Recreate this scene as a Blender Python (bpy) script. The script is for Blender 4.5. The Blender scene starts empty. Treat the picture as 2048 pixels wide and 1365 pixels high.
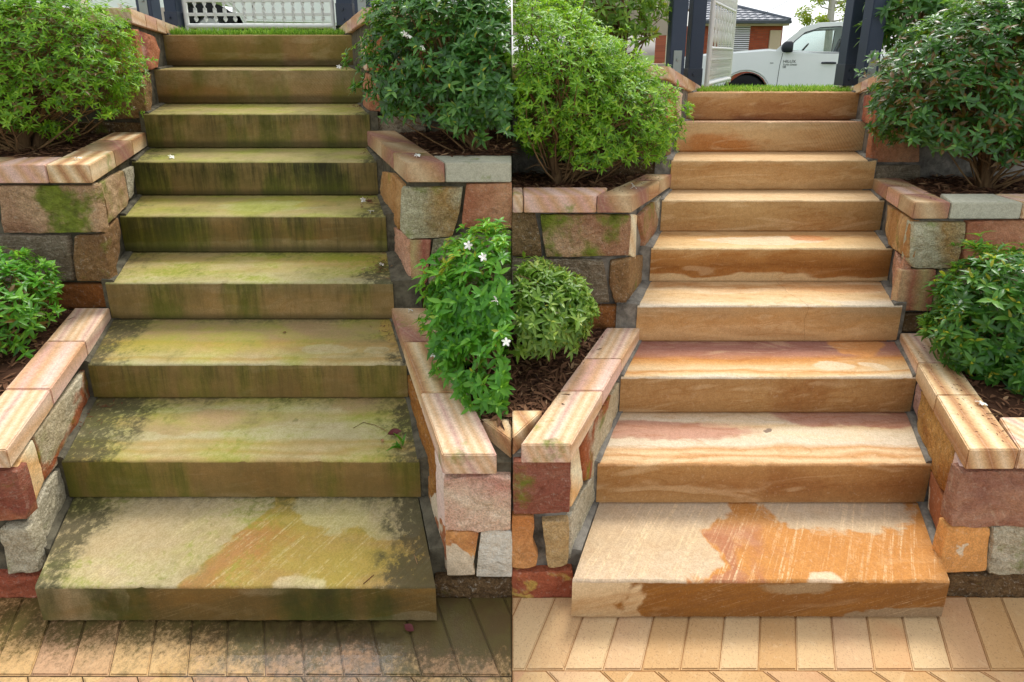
import bpy, bmesh, math, random
import numpy as np
from mathutils import Vector, Matrix, noise as mnoise

R = math.radians
scene = bpy.context.scene
COL = scene.collection

# ------------------------------------------------------------------ camera
cam_data = bpy.data.cameras.new('camera')
cam = bpy.data.objects.new('camera', cam_data)
COL.objects.link(cam)
cam.location = (0.0, 0.0, 1.72)
cam.rotation_euler = (R(90 - 13.5), 0, 0)
cam_data.sensor_width = 36.0
cam_data.lens = 18.984
cam_data.shift_y = -0.1539
cam_data.clip_start = 0.02
cam_data.clip_end = 2000
scene.camera = cam

# ------------------------------------------------------------------ light
SUN_AZ, SUN_EL = R(24), R(60)          # hazy sun, high, beyond the stairs and a little to the right
world = bpy.data.worlds.new('World')
scene.world = world
world.use_nodes = True
wn = world.node_tree.nodes
wl = world.node_tree.links
wn.clear()
sky = wn.new('ShaderNodeTexSky')
sky.sky_type = 'NISHITA'
sky.sun_disc = False
sky.sun_elevation = SUN_EL
sky.sun_rotation = SUN_AZ
sky.air_density = 1.0
sky.dust_density = 4.0
sky.ozone_density = 1.0
hs = wn.new('ShaderNodeHueSaturation')
hs.inputs['Saturation'].default_value = 0.42
hs.inputs['Value'].default_value = 1.0
tc = wn.new('ShaderNodeTexCoord')
cn = wn.new('ShaderNodeTexNoise')
cn.inputs['Scale'].default_value = 3.2
cn.inputs['Detail'].default_value = 6
cr = wn.new('ShaderNodeValToRGB')
cr.color_ramp.elements[0].position = 0.42
cr.color_ramp.elements[1].position = 0.66
cmx = wn.new('ShaderNodeMix')
cmx.data_type = 'RGBA'
cmx.inputs['B'].default_value = (6.6, 6.8, 7.0, 1)       # thin bright cloud
bg = wn.new('ShaderNodeBackground')
bg.inputs['Strength'].default_value = 0.15
wo = wn.new('ShaderNodeOutputWorld')
wl.new(tc.outputs['Generated'], cn.inputs['Vector'])
wl.new(cn.outputs['Fac'], cr.inputs['Fac'])
wl.new(sky.outputs['Color'], hs.inputs['Color'])
wl.new(hs.outputs['Color'], cmx.inputs['A'])
wl.new(cr.outputs['Color'], cmx.inputs['Factor'])
wl.new(cmx.outputs['Result'], bg.inputs['Color'])
wl.new(bg.outputs['Background'], wo.inputs['Surface'])

sun_data = bpy.data.lights.new('sun', 'SUN')
sun_data.energy = 1.3
sun_data.angle = R(16.0)
sun_data.color = (1.0, 0.98, 0.95)
sun = bpy.data.objects.new('sun', sun_data)
COL.objects.link(sun)
sdir = Vector((math.sin(SUN_AZ) * math.cos(SUN_EL), math.cos(SUN_AZ) * math.cos(SUN_EL), math.sin(SUN_EL)))
sun.rotation_euler = sdir.to_track_quat('Z', 'Y').to_euler()
sun.location = sdir * 30

scene.view_settings.view_transform = 'Standard'
scene.view_settings.look = 'None'
scene.view_settings.exposure = 0.78
scene.view_settings.gamma = 1.0
scene.view_settings.use_curve_mapping = False

rng = random.Random(7)
nrng = np.random.default_rng(11)

# ------------------------------------------------------------------ objects
def tag(o, label=None, cat=None, group=None, kind=None):
    if label: o['label'] = label
    if cat: o['category'] = cat
    if group: o['group'] = group
    if kind: o['kind'] = kind
    return o

def empty(name, loc=(0, 0, 0), label=None, cat=None, group=None):
    o = bpy.data.objects.new(name, None)
    o.location = loc
    o.empty_display_size = 0.1
    COL.objects.link(o)
    return tag(o, label, cat, group)

def link(name, me, mat=None, parent=None, origin=None):
    """mesh in world coordinates -> object whose origin sits at `origin`"""
    if mat is not None and not me.materials:
        me.materials.append(mat)
    o = bpy.data.objects.new(name, me)
    COL.objects.link(o)
    if origin is not None:
        me.transform(Matrix.Translation(-Vector(origin)))
        o.location = origin
    if parent is not None:
        o.parent = parent
        o.location = Vector(o.location) - world_loc(parent)
    return o

def world_loc(o):
    v = Vector(o.location)
    while o.parent:
        o = o.parent
        v = v + Vector(o.location)
    return v

def mesh(name, verts, faces, smooth=False):
    me = bpy.data.meshes.new(name)
    me.from_pydata([tuple(v) for v in verts], [], [tuple(f) for f in faces])
    me.update()
    if smooth:
        me.polygons.foreach_set('use_smooth', [True] * len(me.polygons))
    return me

def bm_mesh(name, bm, smooth=False, angle=None):
    bmesh.ops.recalc_face_normals(bm, faces=bm.faces)
    me = bpy.data.meshes.new(name)
    bm.to_mesh(me)
    bm.free()
    if smooth:
        me.polygons.foreach_set('use_smooth', [True] * len(me.polygons))
        if angle:
            me.set_sharp_from_angle(angle=R(angle))
    return me

def prism(bm, plan, ztop, zbot):
    """vertical prism over a plan polygon; ztop/zbot numbers or per-corner lists"""
    n = len(plan)
    zt = ztop if hasattr(ztop, '__len__') else [ztop] * n
    zb = zbot if hasattr(zbot, '__len__') else [zbot] * n
    t = [bm.verts.new((p[0], p[1], z)) for p, z in zip(plan, zt)]
    b = [bm.verts.new((p[0], p[1], z)) for p, z in zip(plan, zb)]
    bm.faces.new(t)
    bm.faces.new(b[::-1])
    for i in range(n):
        j = (i + 1) % n
        bm.faces.new((t[i], b[i], b[j], t[j]))

def box(bm, lo, hi):
    prism(bm, [(lo[0], lo[1]), (hi[0], lo[1]), (hi[0], hi[1]), (lo[0], hi[1])], hi[2], lo[2])

def bev(bm, off, seg=1):
    bmesh.ops.recalc_face_normals(bm, faces=bm.faces)
    bmesh.ops.bevel(bm, geom=list(bm.edges), offset=off, segments=seg, affect='EDGES', clamp_overlap=True)

def box_mesh(lo, hi, off=0.0, seg=1):
    bm = bmesh.new()
    box(bm, lo, hi)
    if off: bev(bm, off, seg)
    return bm_mesh('box', bm)

def tube(bm, pts, rad, n=6, cap=True):
    pts = [Vector(p) for p in pts]
    rads = rad if hasattr(rad, '__len__') else [rad] * len(pts)
    rings = []
    ref = None
    for i, p in enumerate(pts):
        d = (pts[min(i + 1, len(pts) - 1)] - pts[max(i - 1, 0)])
        if d.length < 1e-9: d = Vector((0, 0, 1))
        d.normalize()
        if ref is None or abs(ref.dot(d)) > 0.98:
            ref = Vector((1, 0, 0)) if abs(d.x) < 0.8 else Vector((0, 1, 0))
        a = d.cross(ref).normalized()
        b = d.cross(a)
        rings.append([bm.verts.new(p + (a * math.cos(2 * math.pi * k / n) + b * math.sin(2 * math.pi * k / n)) * rads[i]) for k in range(n)])
    for r0, r1 in zip(rings, rings[1:]):
        for k in range(n):
            bm.faces.new((r0[k], r0[(k + 1) % n], r1[(k + 1) % n], r1[k]))
    if cap and n > 2:
        bm.faces.new(rings[0][::-1])
        bm.faces.new(rings[-1])

def fbm(x, y, z, oct=3):
    v, a, s = 0.0, 1.0, 0.0
    for _ in range(oct):
        v += a * mnoise.noise(Vector((x, y, z))); s += a
        x, y, z, a = x * 2.03, y * 2.03, z * 2.03, a * 0.5
    return v / s

# ------------------------------------------------------------------ materials
def lin(c):
    return tuple(((v / 255) / 12.92 if v / 255 <= 0.04045 else ((v / 255 + 0.055) / 1.055) ** 2.4) for v in c) + (1.0,)

class G:
    """small node-graph writer for one material"""
    def __init__(self, name):
        self.m = bpy.data.materials.new(name)
        self.m.use_nodes = True
        self.t = self.m.node_tree
        self.t.nodes.clear()
        self.out = self.n('ShaderNodeOutputMaterial')
    def n(self, ty): return self.t.nodes.new(ty)
    def put(self, sock, v):
        if isinstance(v, bpy.types.NodeSocket): self.t.links.new(v, sock)
        else: sock.default_value = v
    def coords(self, seed=0.0, kind='Object'):
        tc = self.n('ShaderNodeTexCoord').outputs[kind]
        if not seed: return tc
        return self.vadd(tc, (seed * 1.37, seed * 2.11, seed * 0.73))
    def vadd(self, a, b):
        v = self.n('ShaderNodeVectorMath'); v.operation = 'ADD'
        self.put(v.inputs[0], a); self.put(v.inputs[1], b); return v.outputs[0]
    def vmul(self, a, b):
        v = self.n('ShaderNodeVectorMath'); v.operation = 'MULTIPLY'
        self.put(v.inputs[0], a); self.put(v.inputs[1], b); return v.outputs[0]
    def rot(self, a, r):
        v = self.n('ShaderNodeMapping'); v.inputs['Rotation'].default_value = r
        self.put(v.inputs['Vector'], a); return v.outputs[0]
    def xyz(self, a):
        s = self.n('ShaderNodeSeparateXYZ'); self.put(s.inputs[0], a); return s.outputs
    def noise(self, vec, scale, detail=4, rough=0.55, dist=0.0):
        x = self.n('ShaderNodeTexNoise')
        self.put(x.inputs['Vector'], vec); x.inputs['Scale'].default_value = scale
        x.inputs['Detail'].default_value = detail; x.inputs['Roughness'].default_value = rough
        x.inputs['Distortion'].default_value = dist
        return x.outputs['Fac']
    def vor(self, vec, scale, feature='F1'):
        x = self.n('ShaderNodeTexVoronoi'); x.feature = feature
        self.put(x.inputs['Vector'], vec); x.inputs['Scale'].default_value = scale
        return x.outputs['Distance']
    def op(self, o, a, b=0.0, c=None, clamp=False):
        x = self.n('ShaderNodeMath'); x.operation = o; x.use_clamp = clamp
        self.put(x.inputs[0], a); self.put(x.inputs[1], b)
        if c is not None: self.put(x.inputs[2], c)
        return x.outputs[0]
    def add(self, a, b): return self.op('ADD', a, b)
    def mul(self, a, b): return self.op('MULTIPLY', a, b)
    def rng(self, v, lo, hi, a=0.0, b=1.0):
        x = self.n('ShaderNodeMapRange'); x.interpolation_type = 'SMOOTHSTEP'
        self.put(x.inputs[0], v)
        for i, q in enumerate((lo, hi, a, b)): self.put(x.inputs[i + 1], q)
        return x.outputs[0]
    def mix(self, f, a, b, mode='MIX'):
        x = self.n('ShaderNodeMix'); x.data_type = 'RGBA'; x.blend_type = mode
        self.put(x.inputs['Factor'], f); self.put(x.inputs['A'], a); self.put(x.inputs['B'], b)
        return x.outputs['Result']
    def ramp(self, f, stops, interp='LINEAR'):
        x = self.n('ShaderNodeValToRGB'); e = x.color_ramp; e.interpolation = interp
        while len(e.elements) < len(stops): e.elements.new(0.5)
        for el, (p, c) in zip(e.elements, sorted(stops, key=lambda s: s[0])):
            el.position = min(max(p, 0), 1); el.color = lin(c)
        self.put(x.inputs['Fac'], f); return x.outputs['Color']
    def blob(self, px, py, cx, cy, rx, ry, wv, warp=0.8, soft=0.15):
        if getattr(self, 'wx', None) is not None:
            px, py = self.add(px, self.wx), self.add(py, self.wy)
        dx = self.mul(self.op('SUBTRACT', px, cx), 1 / rx)
        dy = self.mul(self.op('SUBTRACT', py, cy), 1 / ry)
        q = self.add(self.mul(dx, dx), self.mul(dy, dy))
        q = self.add(q, self.mul(self.op('SUBTRACT', wv, 0.5), warp))
        return self.rng(q, 1 - soft, 1 + soft, 1.0, 0.0)
    def bump(self, h, strength, dist, prev=None):
        x = self.n('ShaderNodeBump'); x.inputs['Strength'].default_value = strength
        x.inputs['Distance'].default_value = dist
        self.put(x.inputs['Height'], h)
        if prev is not None: self.put(x.inputs['Normal'], prev)
        return x.outputs['Normal']
    def done(self, color, rough=0.85, normal=None, spec=0.25, **kw):
        p = self.n('ShaderNodeBsdfPrincipled')
        self.put(p.inputs['Base Color'], color)
        self.put(p.inputs['Roughness'], rough)
        p.inputs['Specular IOR Level'].default_value = spec
        for k, v in kw.items(): self.put(p.inputs[k.replace('_', ' ')], v)
        if normal is not None: self.put(p.inputs['Normal'], normal)
        self.t.links.new(p.outputs[0], self.out.inputs['Surface'])
        self.bsdf = p
        return self.m

def flat(name, c, rough=0.6, spec=0.4, grain=0.06, scale=40, metallic=0.0):
    g = G(name); v = g.coords(0.3)
    n = g.noise(v, scale, 3)
    col = g.mix(g.mul(n, grain * 2), lin(c), tuple(0.55 * q for q in lin(c)[:3]) + (1,))
    n2 = g.noise(v, 5, 3)
    col = g.mix(g.rng(n2, 0.5, 0.8, 0, grain * 3), col, tuple(0.7 * q for q in lin(c)[:3]) + (1,))
    return g.done(col, rough, g.bump(n, 0.1, 0.002), spec, Metallic=metallic)

def soft(c, s=0.90, k=1.10):
    l = 0.3 * c[0] + 0.59 * c[1] + 0.11 * c[2]
    return tuple(min(250, (l + (v - l) * s) * k) for v in c)

def stone(name, stops, seed, freq=(3, 3, 9), rot=(0, 0, 0), warp=0.5, blobs=(), moss=0.0, grime=0.15, rock=0.6, grain=0.22, veins=0.0, streak=0.0, sat=0.86, lum=1.18, swirl=0.32):
    """sandstone: warped colour bands + grain + patches + lichen; rock = relief"""
    g = G(name)
    stops = [(p_, soft(c_, sat, lum)) for p_, c_ in stops]
    v = g.coords(seed)
    vr = g.rot(v, rot)
    x, y, z = g.xyz(g.vmul(vr, freq))[:3]
    w = g.noise(v, 4.0, 4, 0.55, 0.6)
    f = g.add(g.add(g.add(x, y), z), g.mul(w, warp * 6))
    f = g.op('PINGPONG', g.mul(f, 0.35), 1.0)
    f = g.add(g.mul(f, 0.7), g.mul(g.noise(v, 7, 5, 0.6), swirl))
    col = g.ramp(f, stops)
    for (c, s, lo, hi, sd) in blobs:
        m = g.rng(g.noise(g.vadd(v, (sd, sd * 2, -sd)), s, 4, 0.5, 0.5), lo, hi)
        col = g.mix(m, col, lin(c))
    if veins:
        wv = g.noise(g.vmul(vr, (3, 3, 14)), 2.0, 4, 0.5, 1.2)
        m = g.rng(g.op('ABSOLUTE', g.op('SUBTRACT', wv, 0.5)), 0.0, 0.035, veins, 0.0)
        col = g.mix(m, col, lin((225, 215, 190)))
    if streak:
        sv = g.noise(g.vmul(g.rot(v, (0, 0.5, 0.4)), (70, 70, 5)), 1.0, 2)
        col = g.mix(g.rng(sv, 0.55, 0.75, 0, streak), col, lin((235, 220, 190)))
    fine = g.noise(v, 170, 2, 0.7)
    mott = g.noise(v, 42, 6, 0.78, 0.3)
    col = g.mix(g.rng(mott, 0.42, 0.55, min(1, grain * 1.25), 0), col, g.mix(1.0, col, (0.46, 0.42, 0.36, 1), 'MULTIPLY'))
    col = g.mix(g.rng(fine, 0.42, 0.57, min(1, grain * 1.4), 0), col, g.mix(1.0, col, (0.42, 0.40, 0.36, 1), 'MULTIPLY'))
    col = g.mix(g.rng(g.noise(v, 60, 4, 0.75), 0.54, 0.70, 0, min(1, grain * 0.9)), col, lin((232, 222, 200)))
    if moss:
        mm = g.noise(g.vadd(v, (3.1, 0.7, 1.9)), 5.5, 5, 0.65)
        mg = g.ramp(g.noise(v, 22, 3), [(0.3, (82, 96, 22)), (0.6, (124, 142, 40)), (0.8, (150, 156, 70))])
        if moss > 0.7: col = g.mix(g.rng(g.noise(g.vadd(v, (3.1, 0.7, 1.9)), 4.2, 5, 0.6), 0.47, 0.60, 0, 0.92), col, mg)
        else: col = g.mix(g.rng(mm, 0.62 - moss * 0.28, 0.74, 0, 0.85), col, mg)
    if grime:
        gm = g.noise(g.vadd(v, (7.7, 1.3, 4.4)), 6.5, 6, 0.7)
        col = g.mix(g.rng(gm, 0.66 - grime * 0.3, 0.82, 0, 0.7), col, lin((52, 47, 40)))
    h = g.add(g.mul(g.noise(v, 26, 6, 0.62, 0.4), rock), g.mul(fine, 0.16))
    h = g.add(h, g.mul(g.noise(v, 75, 5, 0.7, 0.2), rock * 0.45))
    nm = g.bump(h, min(1.0, 0.35 + rock), 0.030)
    return g.done(col, g.rng(fine, 0.2, 0.8, 0.78, 0.95), nm, 0.2)

def step_stone(name, seed, tread, riser, tblobs=(), rblobs=(), warp=0.22, streak=0.0, stain=0.0, dirty_ends=(0.4, 0.4), green=0.5, split=None, crack=None, saw=0.0, band=0.45, grit=1.0, dark=0.3, vert=1.0):
    """long sawn sandstone block; local x across, y back from the nosing, z down from it"""
    g = G(name)
    o = g.coords()
    v = g.vadd(o, (seed * 3.7, seed * 1.9, seed * 0.6))
    X, Y, Z = g.xyz(o)[:3]
    w = g.noise(g.vmul(v, (1.5, 5, 5)), 1.6, 4, 0.5, 0.5)
    w2 = g.noise(g.vmul(v, (2.5, 9, 9)), 1.5, 4, 0.5, 0.8)
    wc = g.op('SUBTRACT', w, 0.5)
    ft = g.add(g.mul(Y, 1 / 0.31), g.add(g.mul(wc, warp * 4), g.mul(g.op('SUBTRACT', w2, 0.5), warp * 1.3)))
    tread = [(p_, soft(c_, 0.78, 1.0)) for p_, c_ in tread]
    riser = [(p_, tuple(a_ * b_ for a_, b_ in zip(soft(c_, 0.80, 1.24), (0.98, 1.02, 1.04)))) for p_, c_ in riser]
    tc_ = g.ramp(ft, tread)
    fr = g.add(g.mul(Z, -1 / 0.19), g.add(g.mul(wc, warp * 5), g.mul(g.op('SUBTRACT', w2, 0.5), warp * 1.5)))
    rc_ = g.ramp(fr, riser)
    wb = g.noise(v, 14, 5, 0.65, 0.4)
    g.wx = g.mul(g.op('SUBTRACT', g.noise(v, 3.1, 4, 0.6), 0.5), 0.42)
    g.wy = g.add(g.mul(g.op('SUBTRACT', g.noise(g.vmul(v, (1, 2.5, 2.5)), 4.0, 4, 0.6), 0.5), 0.11), g.mul(g.op('SUBTRACT', g.noise(g.vmul(v, (1, 3, 3)), 16, 3, 0.6), 0.5), 0.02))
    for (c, cx, cy, rx, ry, wp, sf, a) in tblobs:
        tc_ = g.mix(g.mul(g.blob(X, Y, cx, cy, rx, ry, wb, wp, sf), a), tc_, lin(c))
    for (c, cx, cz, rx, rz, wp, sf, a) in rblobs:
        rc_ = g.mix(g.mul(g.blob(X, Z, cx, cz, rx, rz, wb, wp, sf), a), rc_, lin(c))
    if split:
        # two-coloured block: the colour right of a wandering diagonal line
        x0, ky, kz, ct, cr_, purple = split
        wl_ = g.noise(v, 6.5, 3, 0.5, 0.6)
        e = g.op('SUBTRACT', g.add(X, g.add(g.mul(g.op('SUBTRACT', wb, 0.5), 0.09), g.mul(g.op('SUBTRACT', wl_, 0.5), 0.42))), g.add(g.add(g.mul(Y, ky), g.mul(Z, kz)), x0))
        e2 = g.rng(e, -0.012, 0.018)
        back = g.blob(X, Y, 0.40, 0.32, 0.30, 0.15, wb, 1.3, 0.12)
        e3 = g.mul(e2, g.op('SUBTRACT', 1.0, back))
        tc_ = g.mix(e3, tc_, lin(ct))
        pm = g.mul(g.rng(g.add(e, g.mul(g.op('SUBTRACT', wl_, 0.5), 0.15)), 0.01, 0.05), g.rng(g.add(e, g.mul(g.op('SUBTRACT', wb, 0.5), 0.12)), 0.10, 0.22, 1, 0))
        tc_ = g.mix(g.mul(pm, g.rng(Y, 0.17, 0.25, 0.8, 0)), tc_, lin(purple))
        tc_ = g.mix(g.mul(g.blob(X, Y, 0.20, 0.0, 0.065, 0.034, wb, 2.2, 0.5), 0.8), tc_, lin((226, 208, 180)))
        tc_ = g.mix(g.mul(g.noise(v, 14, 4), 0.25), tc_, lin((225, 165, 90)))
        er = g.rng(e, -0.2, -0.17)
        rc_ = g.mix(er, rc_, lin(cr_))
        rc_ = g.mix(g.rng(g.noise(g.vmul(g.rot(v, (0, R(14), 0)), (2, 8, 14)), 1.4, 4, 0.6), 0.42, 0.66, 0, 0.4), rc_, lin((168, 112, 40)))
        rc_ = g.mix(g.mul(g.blob(X, Z, 0.60, -0.16, 0.36, 0.06, wb, 0.6, 0.1), 0.9), rc_, lin((150, 128, 98)))
        rc_ = g.mix(g.mul(g.blob(X, Z, 0.12, -0.02, 0.10, 0.02, wb, 1.6, 0.6), 0.6), rc_, lin((170, 150, 115)))
    isr = g.rng(Z, -0.0085, -0.0055, 1.0, 0.0)
    isr = g.mul(isr, g.rng(Y, 0.012, 0.02, 1.0, 0.0))
    col = g.mix(isr, tc_, rc_)
    bl = g.noise(g.vmul(g.rot(v, (0, R(5), R(3))), (1.7, 7, 9)), 1.7, 4, 0.5, 1.3)
    col = g.mix(g.mul(g.rng(g.op('ABSOLUTE', g.op('SUBTRACT', bl, 0.52)), 0.0, 0.035, band, 0), g.rng(w, 0.35, 0.55)), col, g.mix(1.0, col, (0.78, 0.60, 0.40, 1), 'MULTIPLY'))
    col = g.mix(g.rng(bl, 0.56, 0.66, 0, band * 0.6), col, lin((232, 202, 158)))
    if streak:
        sv = g.noise(g.vmul(g.rot(v, (0, 0, R(36))), (52, 1.5, 30)), 1.6, 5, 0.72, 0.7)
        sr = g.noise(g.vmul(g.rot(v, (0, R(20), 0)), (1.8, 30, 80)), 1.6, 5, 0.72)
        s = g.mix(isr, g.rng(sv, 0.50, 0.66, 0, streak), g.rng(sr, 0.53, 0.70, 0, streak * 0.6))
        brk = g.mul(g.rng(g.noise(v, 5, 3), 0.36, 0.6, 0.45, 1), g.rng(g.noise(v, 90, 3, 0.7), 0.36, 0.56))
        col = g.mix(g.mul(s, brk), col, lin((238, 212, 168)))
    if crack is not None:
        cx = g.add(g.op('SUBTRACT', X, crack), g.mul(g.op('SUBTRACT', g.noise(v, 6, 3), 0.5), 0.10))
        col = g.mix(g.rng(g.op('ABSOLUTE', cx), 0.0006, 0.0024, 0.38, 0), col, lin((128, 78, 36)))
    if saw:
        sx = g.op('SINE', g.mul(g.add(g.mul(X, 1.0), g.add(g.mul(Z, 0.75), g.mul(g.noise(v, 2.2, 2), 0.10))), 330))
        col = g.mix(g.mul(g.rng(sx, 0.55, 1.0, 0, saw), g.rng(X, 0.05, 0.4)), col, lin((120, 88, 48)))
    mott = g.noise(v, 46, 6, 0.8, 0.2)
    col = g.mix(g.rng(mott, 0.42, 0.55, 0.36 * grit, 0), col, g.mix(1.0, col, (0.62, 0.55, 0.45, 1), 'MULTIPLY'))
    fine = g.noise(v, 190, 2, 0.7)
    col = g.mix(g.rng(fine, 0.42, 0.57, 0.46 * grit, 0), col, g.mix(1.0, col, (0.50, 0.44, 0.36, 1), 'MULTIPLY'))
    col = g.mix(g.rng(g.noise(v, 75, 3, 0.7), 0.58, 0.72, 0, 0.14), col, lin((236, 220, 190)))
    rough = g.rng(fine, 0.2, 0.8, 0.74, 0.92)
    if stain:
        # algae film, black mould in the corners, run-off streaks down the riser
        n1 = g.noise(g.vmul(v, (1, 2.2, 2.2)), 2.6, 5, 0.6, 0.4)
        n2 = g.noise(v, 5.2, 6, 0.68)
        n3 = g.noise(v, 48, 4, 0.75)
        film = g.mix(g.rng(n1, 0.35, 0.65), lin((140, 134, 80)), lin((146, 152, 62)))
        ct = g.mix(g.rng(n2, 0.30, 0.70, 0.62 * stain, 0.93 * stain), col, film)
        ct = g.mix(g.mul(g.rng(g.add(g.mul(n1, 0.6), g.mul(n3, 0.4)), 0.50, 0.60, 0, 0.75), g.mul(g.rng(X, -0.08, 0.10, 1.0, 0.12 if split else 1.0), green)), ct, lin((128, 138, 34)))
        ct = g.mix(g.rng(g.add(g.mul(n2, 0.7), g.mul(n3, 0.3)), 0.53, 0.66, 0, 0.45), ct, lin((110, 102, 60)))
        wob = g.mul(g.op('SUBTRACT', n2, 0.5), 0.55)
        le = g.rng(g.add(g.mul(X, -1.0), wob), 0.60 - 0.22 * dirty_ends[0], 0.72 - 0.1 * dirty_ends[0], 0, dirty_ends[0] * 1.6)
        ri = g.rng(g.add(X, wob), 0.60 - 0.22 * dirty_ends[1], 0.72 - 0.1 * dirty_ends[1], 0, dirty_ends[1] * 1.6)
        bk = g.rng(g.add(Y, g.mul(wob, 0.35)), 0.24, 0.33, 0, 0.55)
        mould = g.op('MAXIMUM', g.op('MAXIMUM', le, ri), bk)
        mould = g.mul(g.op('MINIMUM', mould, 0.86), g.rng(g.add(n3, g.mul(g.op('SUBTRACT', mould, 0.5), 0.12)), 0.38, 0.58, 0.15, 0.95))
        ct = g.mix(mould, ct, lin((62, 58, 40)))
        sx = g.noise(g.vmul(v, (42, 42, 2.6)), 1.0, 6, 0.78, 0.3)
        sb = g.noise(g.vmul(v, (3.2, 3.2, 1.0)), 1.6, 4, 0.55)
        rr = g.mix(g.rng(sb, 0.40, 0.60), lin((112, 98, 52)), lin((102, 108, 32)))
        cr2 = g.mix(g.rng(n2, 0.28, 0.66, 0.66 * stain, 0.96 * stain), col, rr)
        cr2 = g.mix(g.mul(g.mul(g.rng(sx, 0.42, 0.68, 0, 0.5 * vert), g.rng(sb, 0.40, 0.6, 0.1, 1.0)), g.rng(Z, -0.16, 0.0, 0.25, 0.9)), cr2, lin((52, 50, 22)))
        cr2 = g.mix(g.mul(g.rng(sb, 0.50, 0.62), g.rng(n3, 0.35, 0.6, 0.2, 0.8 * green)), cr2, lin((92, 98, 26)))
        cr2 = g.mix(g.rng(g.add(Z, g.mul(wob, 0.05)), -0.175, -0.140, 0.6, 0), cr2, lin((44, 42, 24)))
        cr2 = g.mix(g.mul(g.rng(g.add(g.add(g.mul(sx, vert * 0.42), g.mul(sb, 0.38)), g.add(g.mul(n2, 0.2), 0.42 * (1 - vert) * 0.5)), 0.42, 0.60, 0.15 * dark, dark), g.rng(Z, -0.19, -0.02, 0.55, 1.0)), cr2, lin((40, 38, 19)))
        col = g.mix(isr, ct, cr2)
        rough = g.rng(n2, 0.3, 0.7, 0.55, 0.85)
    h = g.add(g.mul(g.noise(v, 34, 5, 0.6), 0.35), g.mul(fine, 0.3))
    return g.done(col, rough, g.bump(h, 0.5, 0.006), 0.25)

MORTAR = {}
def mortar_mat(key, c):
    g = G('mortar_' + key); v = g.coords(2.0)
    n = g.noise(v, 14, 6, 0.65)
    col = g.mix(g.rng(n, 0.3, 0.7), lin(c), tuple(0.38 * q for q in lin(c)[:3]) + (1,))
    col = g.mix(g.rng(g.noise(v, 5, 5, 0.7), 0.52, 0.7, 0, 0.75), col, lin((44, 42, 36)))
    return g.done(col, 0.95, g.bump(g.add(g.noise(v, 60, 4, 0.7), g.mul(n, 1.2)), 0.7, 0.008), 0.15)
MORTAR['L'] = mortar_mat('mossy', (112, 106, 88))
MORTAR['R'] = mortar_mat('clean', (150, 144, 132))
# ------------------------------------------------------------------ measured plan (metres)
# step: (distance of nosing, left end, right end, height of nosing, height at foot of riser)
STEPS = {
 'L': [(1.313, -1.455, -0.233, 0.140, 0.0), (1.619, -1.574, -0.336, 0.328, 0.166), (1.926, -1.683, -0.431, 0.516, 0.357),
       (2.234, -1.801, -0.541, 0.729, 0.546), (2.526, -1.907, -0.627, 0.950, 0.757), (2.807, -2.003, -0.728, 1.165, 0.976),
       (3.079, -2.087, -0.822, 1.388, 1.188), (3.376, -2.198, -0.926, 1.627, 1.416), (3.635, -2.285, -1.026, 1.840, 1.636)],
 'R': [(1.324, 0.185, 1.342, 0.148, 0.0), (1.625, 0.313, 1.476, 0.307, 0.138), (1.916, 0.445, 1.607, 0.463, 0.297),
       (2.205, 0.567, 1.725, 0.631, 0.453), (2.480, 0.688, 1.842, 0.799, 0.621), (2.759, 0.805, 1.963, 0.964, 0.789),
       (3.023, 0.919, 2.068, 1.128, 0.953), (3.322, 1.031, 2.192, 1.314, 1.123), (3.591, 1.147, 2.304, 1.472, 1.288)],
}
# wall: (front face distance, side line x,y -> x,y, coping top front/back, coping thickness, coping width, joints (distance))
WALLS = {
 'LLlow': (1.40, (-1.508, 1.38, -1.817, 2.240), (0.573, 0.606), 0.066, 0.157, (1.663, 1.965)),
 'RLlow': (1.40, (-0.208, 1.38, -0.545, 2.240), (0.556, 0.606), 0.071, 0.163, (1.661, 1.971)),
 'LRlow': (1.40, (0.176, 1.38, 0.576, 2.211), (0.592, 0.523), 0.066, 0.150, (1.678, 1.915)),
 'RRlow': (1.40, (1.362, 1.38, 1.751, 2.211), (0.573, 0.496), 0.071, 0.150, (1.684, 1.924)),
 'LLup': (2.255, (-1.784, 2.235, -2.111, 3.095), (1.264, 1.281), 0.080, 0.185, (2.540, 2.827)),
 'RLup': (2.255, (-0.449, 2.235, -0.839, 3.095), (1.273, 1.290), 0.085, 0.165, (2.457, 2.716)),
 'LRup': (2.225, (0.509, 2.206, 0.923, 3.040), (1.136, 1.047), 0.075, 0.150, (2.500, 2.720)),
 'RRup': (2.225, (1.708, 2.206, 2.086, 3.040), (1.108, 1.023), 0.072, 0.152, (2.450, 2.690)),
 'LLtop': (3.10, (-2.079, 3.080, -2.348, 4.00), (1.961, 1.896), 0.078, 0.170, (3.294, 3.472, 3.635, 3.793)),
 'RLtop': (3.10, (-0.810, 3.080, -1.215, 3.95), (1.965, 1.901), 0.075, 0.170, (3.294, 3.472, 3.635, 3.793)),
 'LRtop': (3.045, (0.862, 3.025, 1.330, 3.85), (1.653, 1.498), 0.068, 0.160, (3.16, 3.324, 3.477, 3.68)),
 'RRtop': (3.045, (2.040, 3.025, 2.360, 3.85), (1.634, 1.480), 0.064, 0.160, (3.16, 3.324, 3.477, 3.68)),
}
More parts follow.
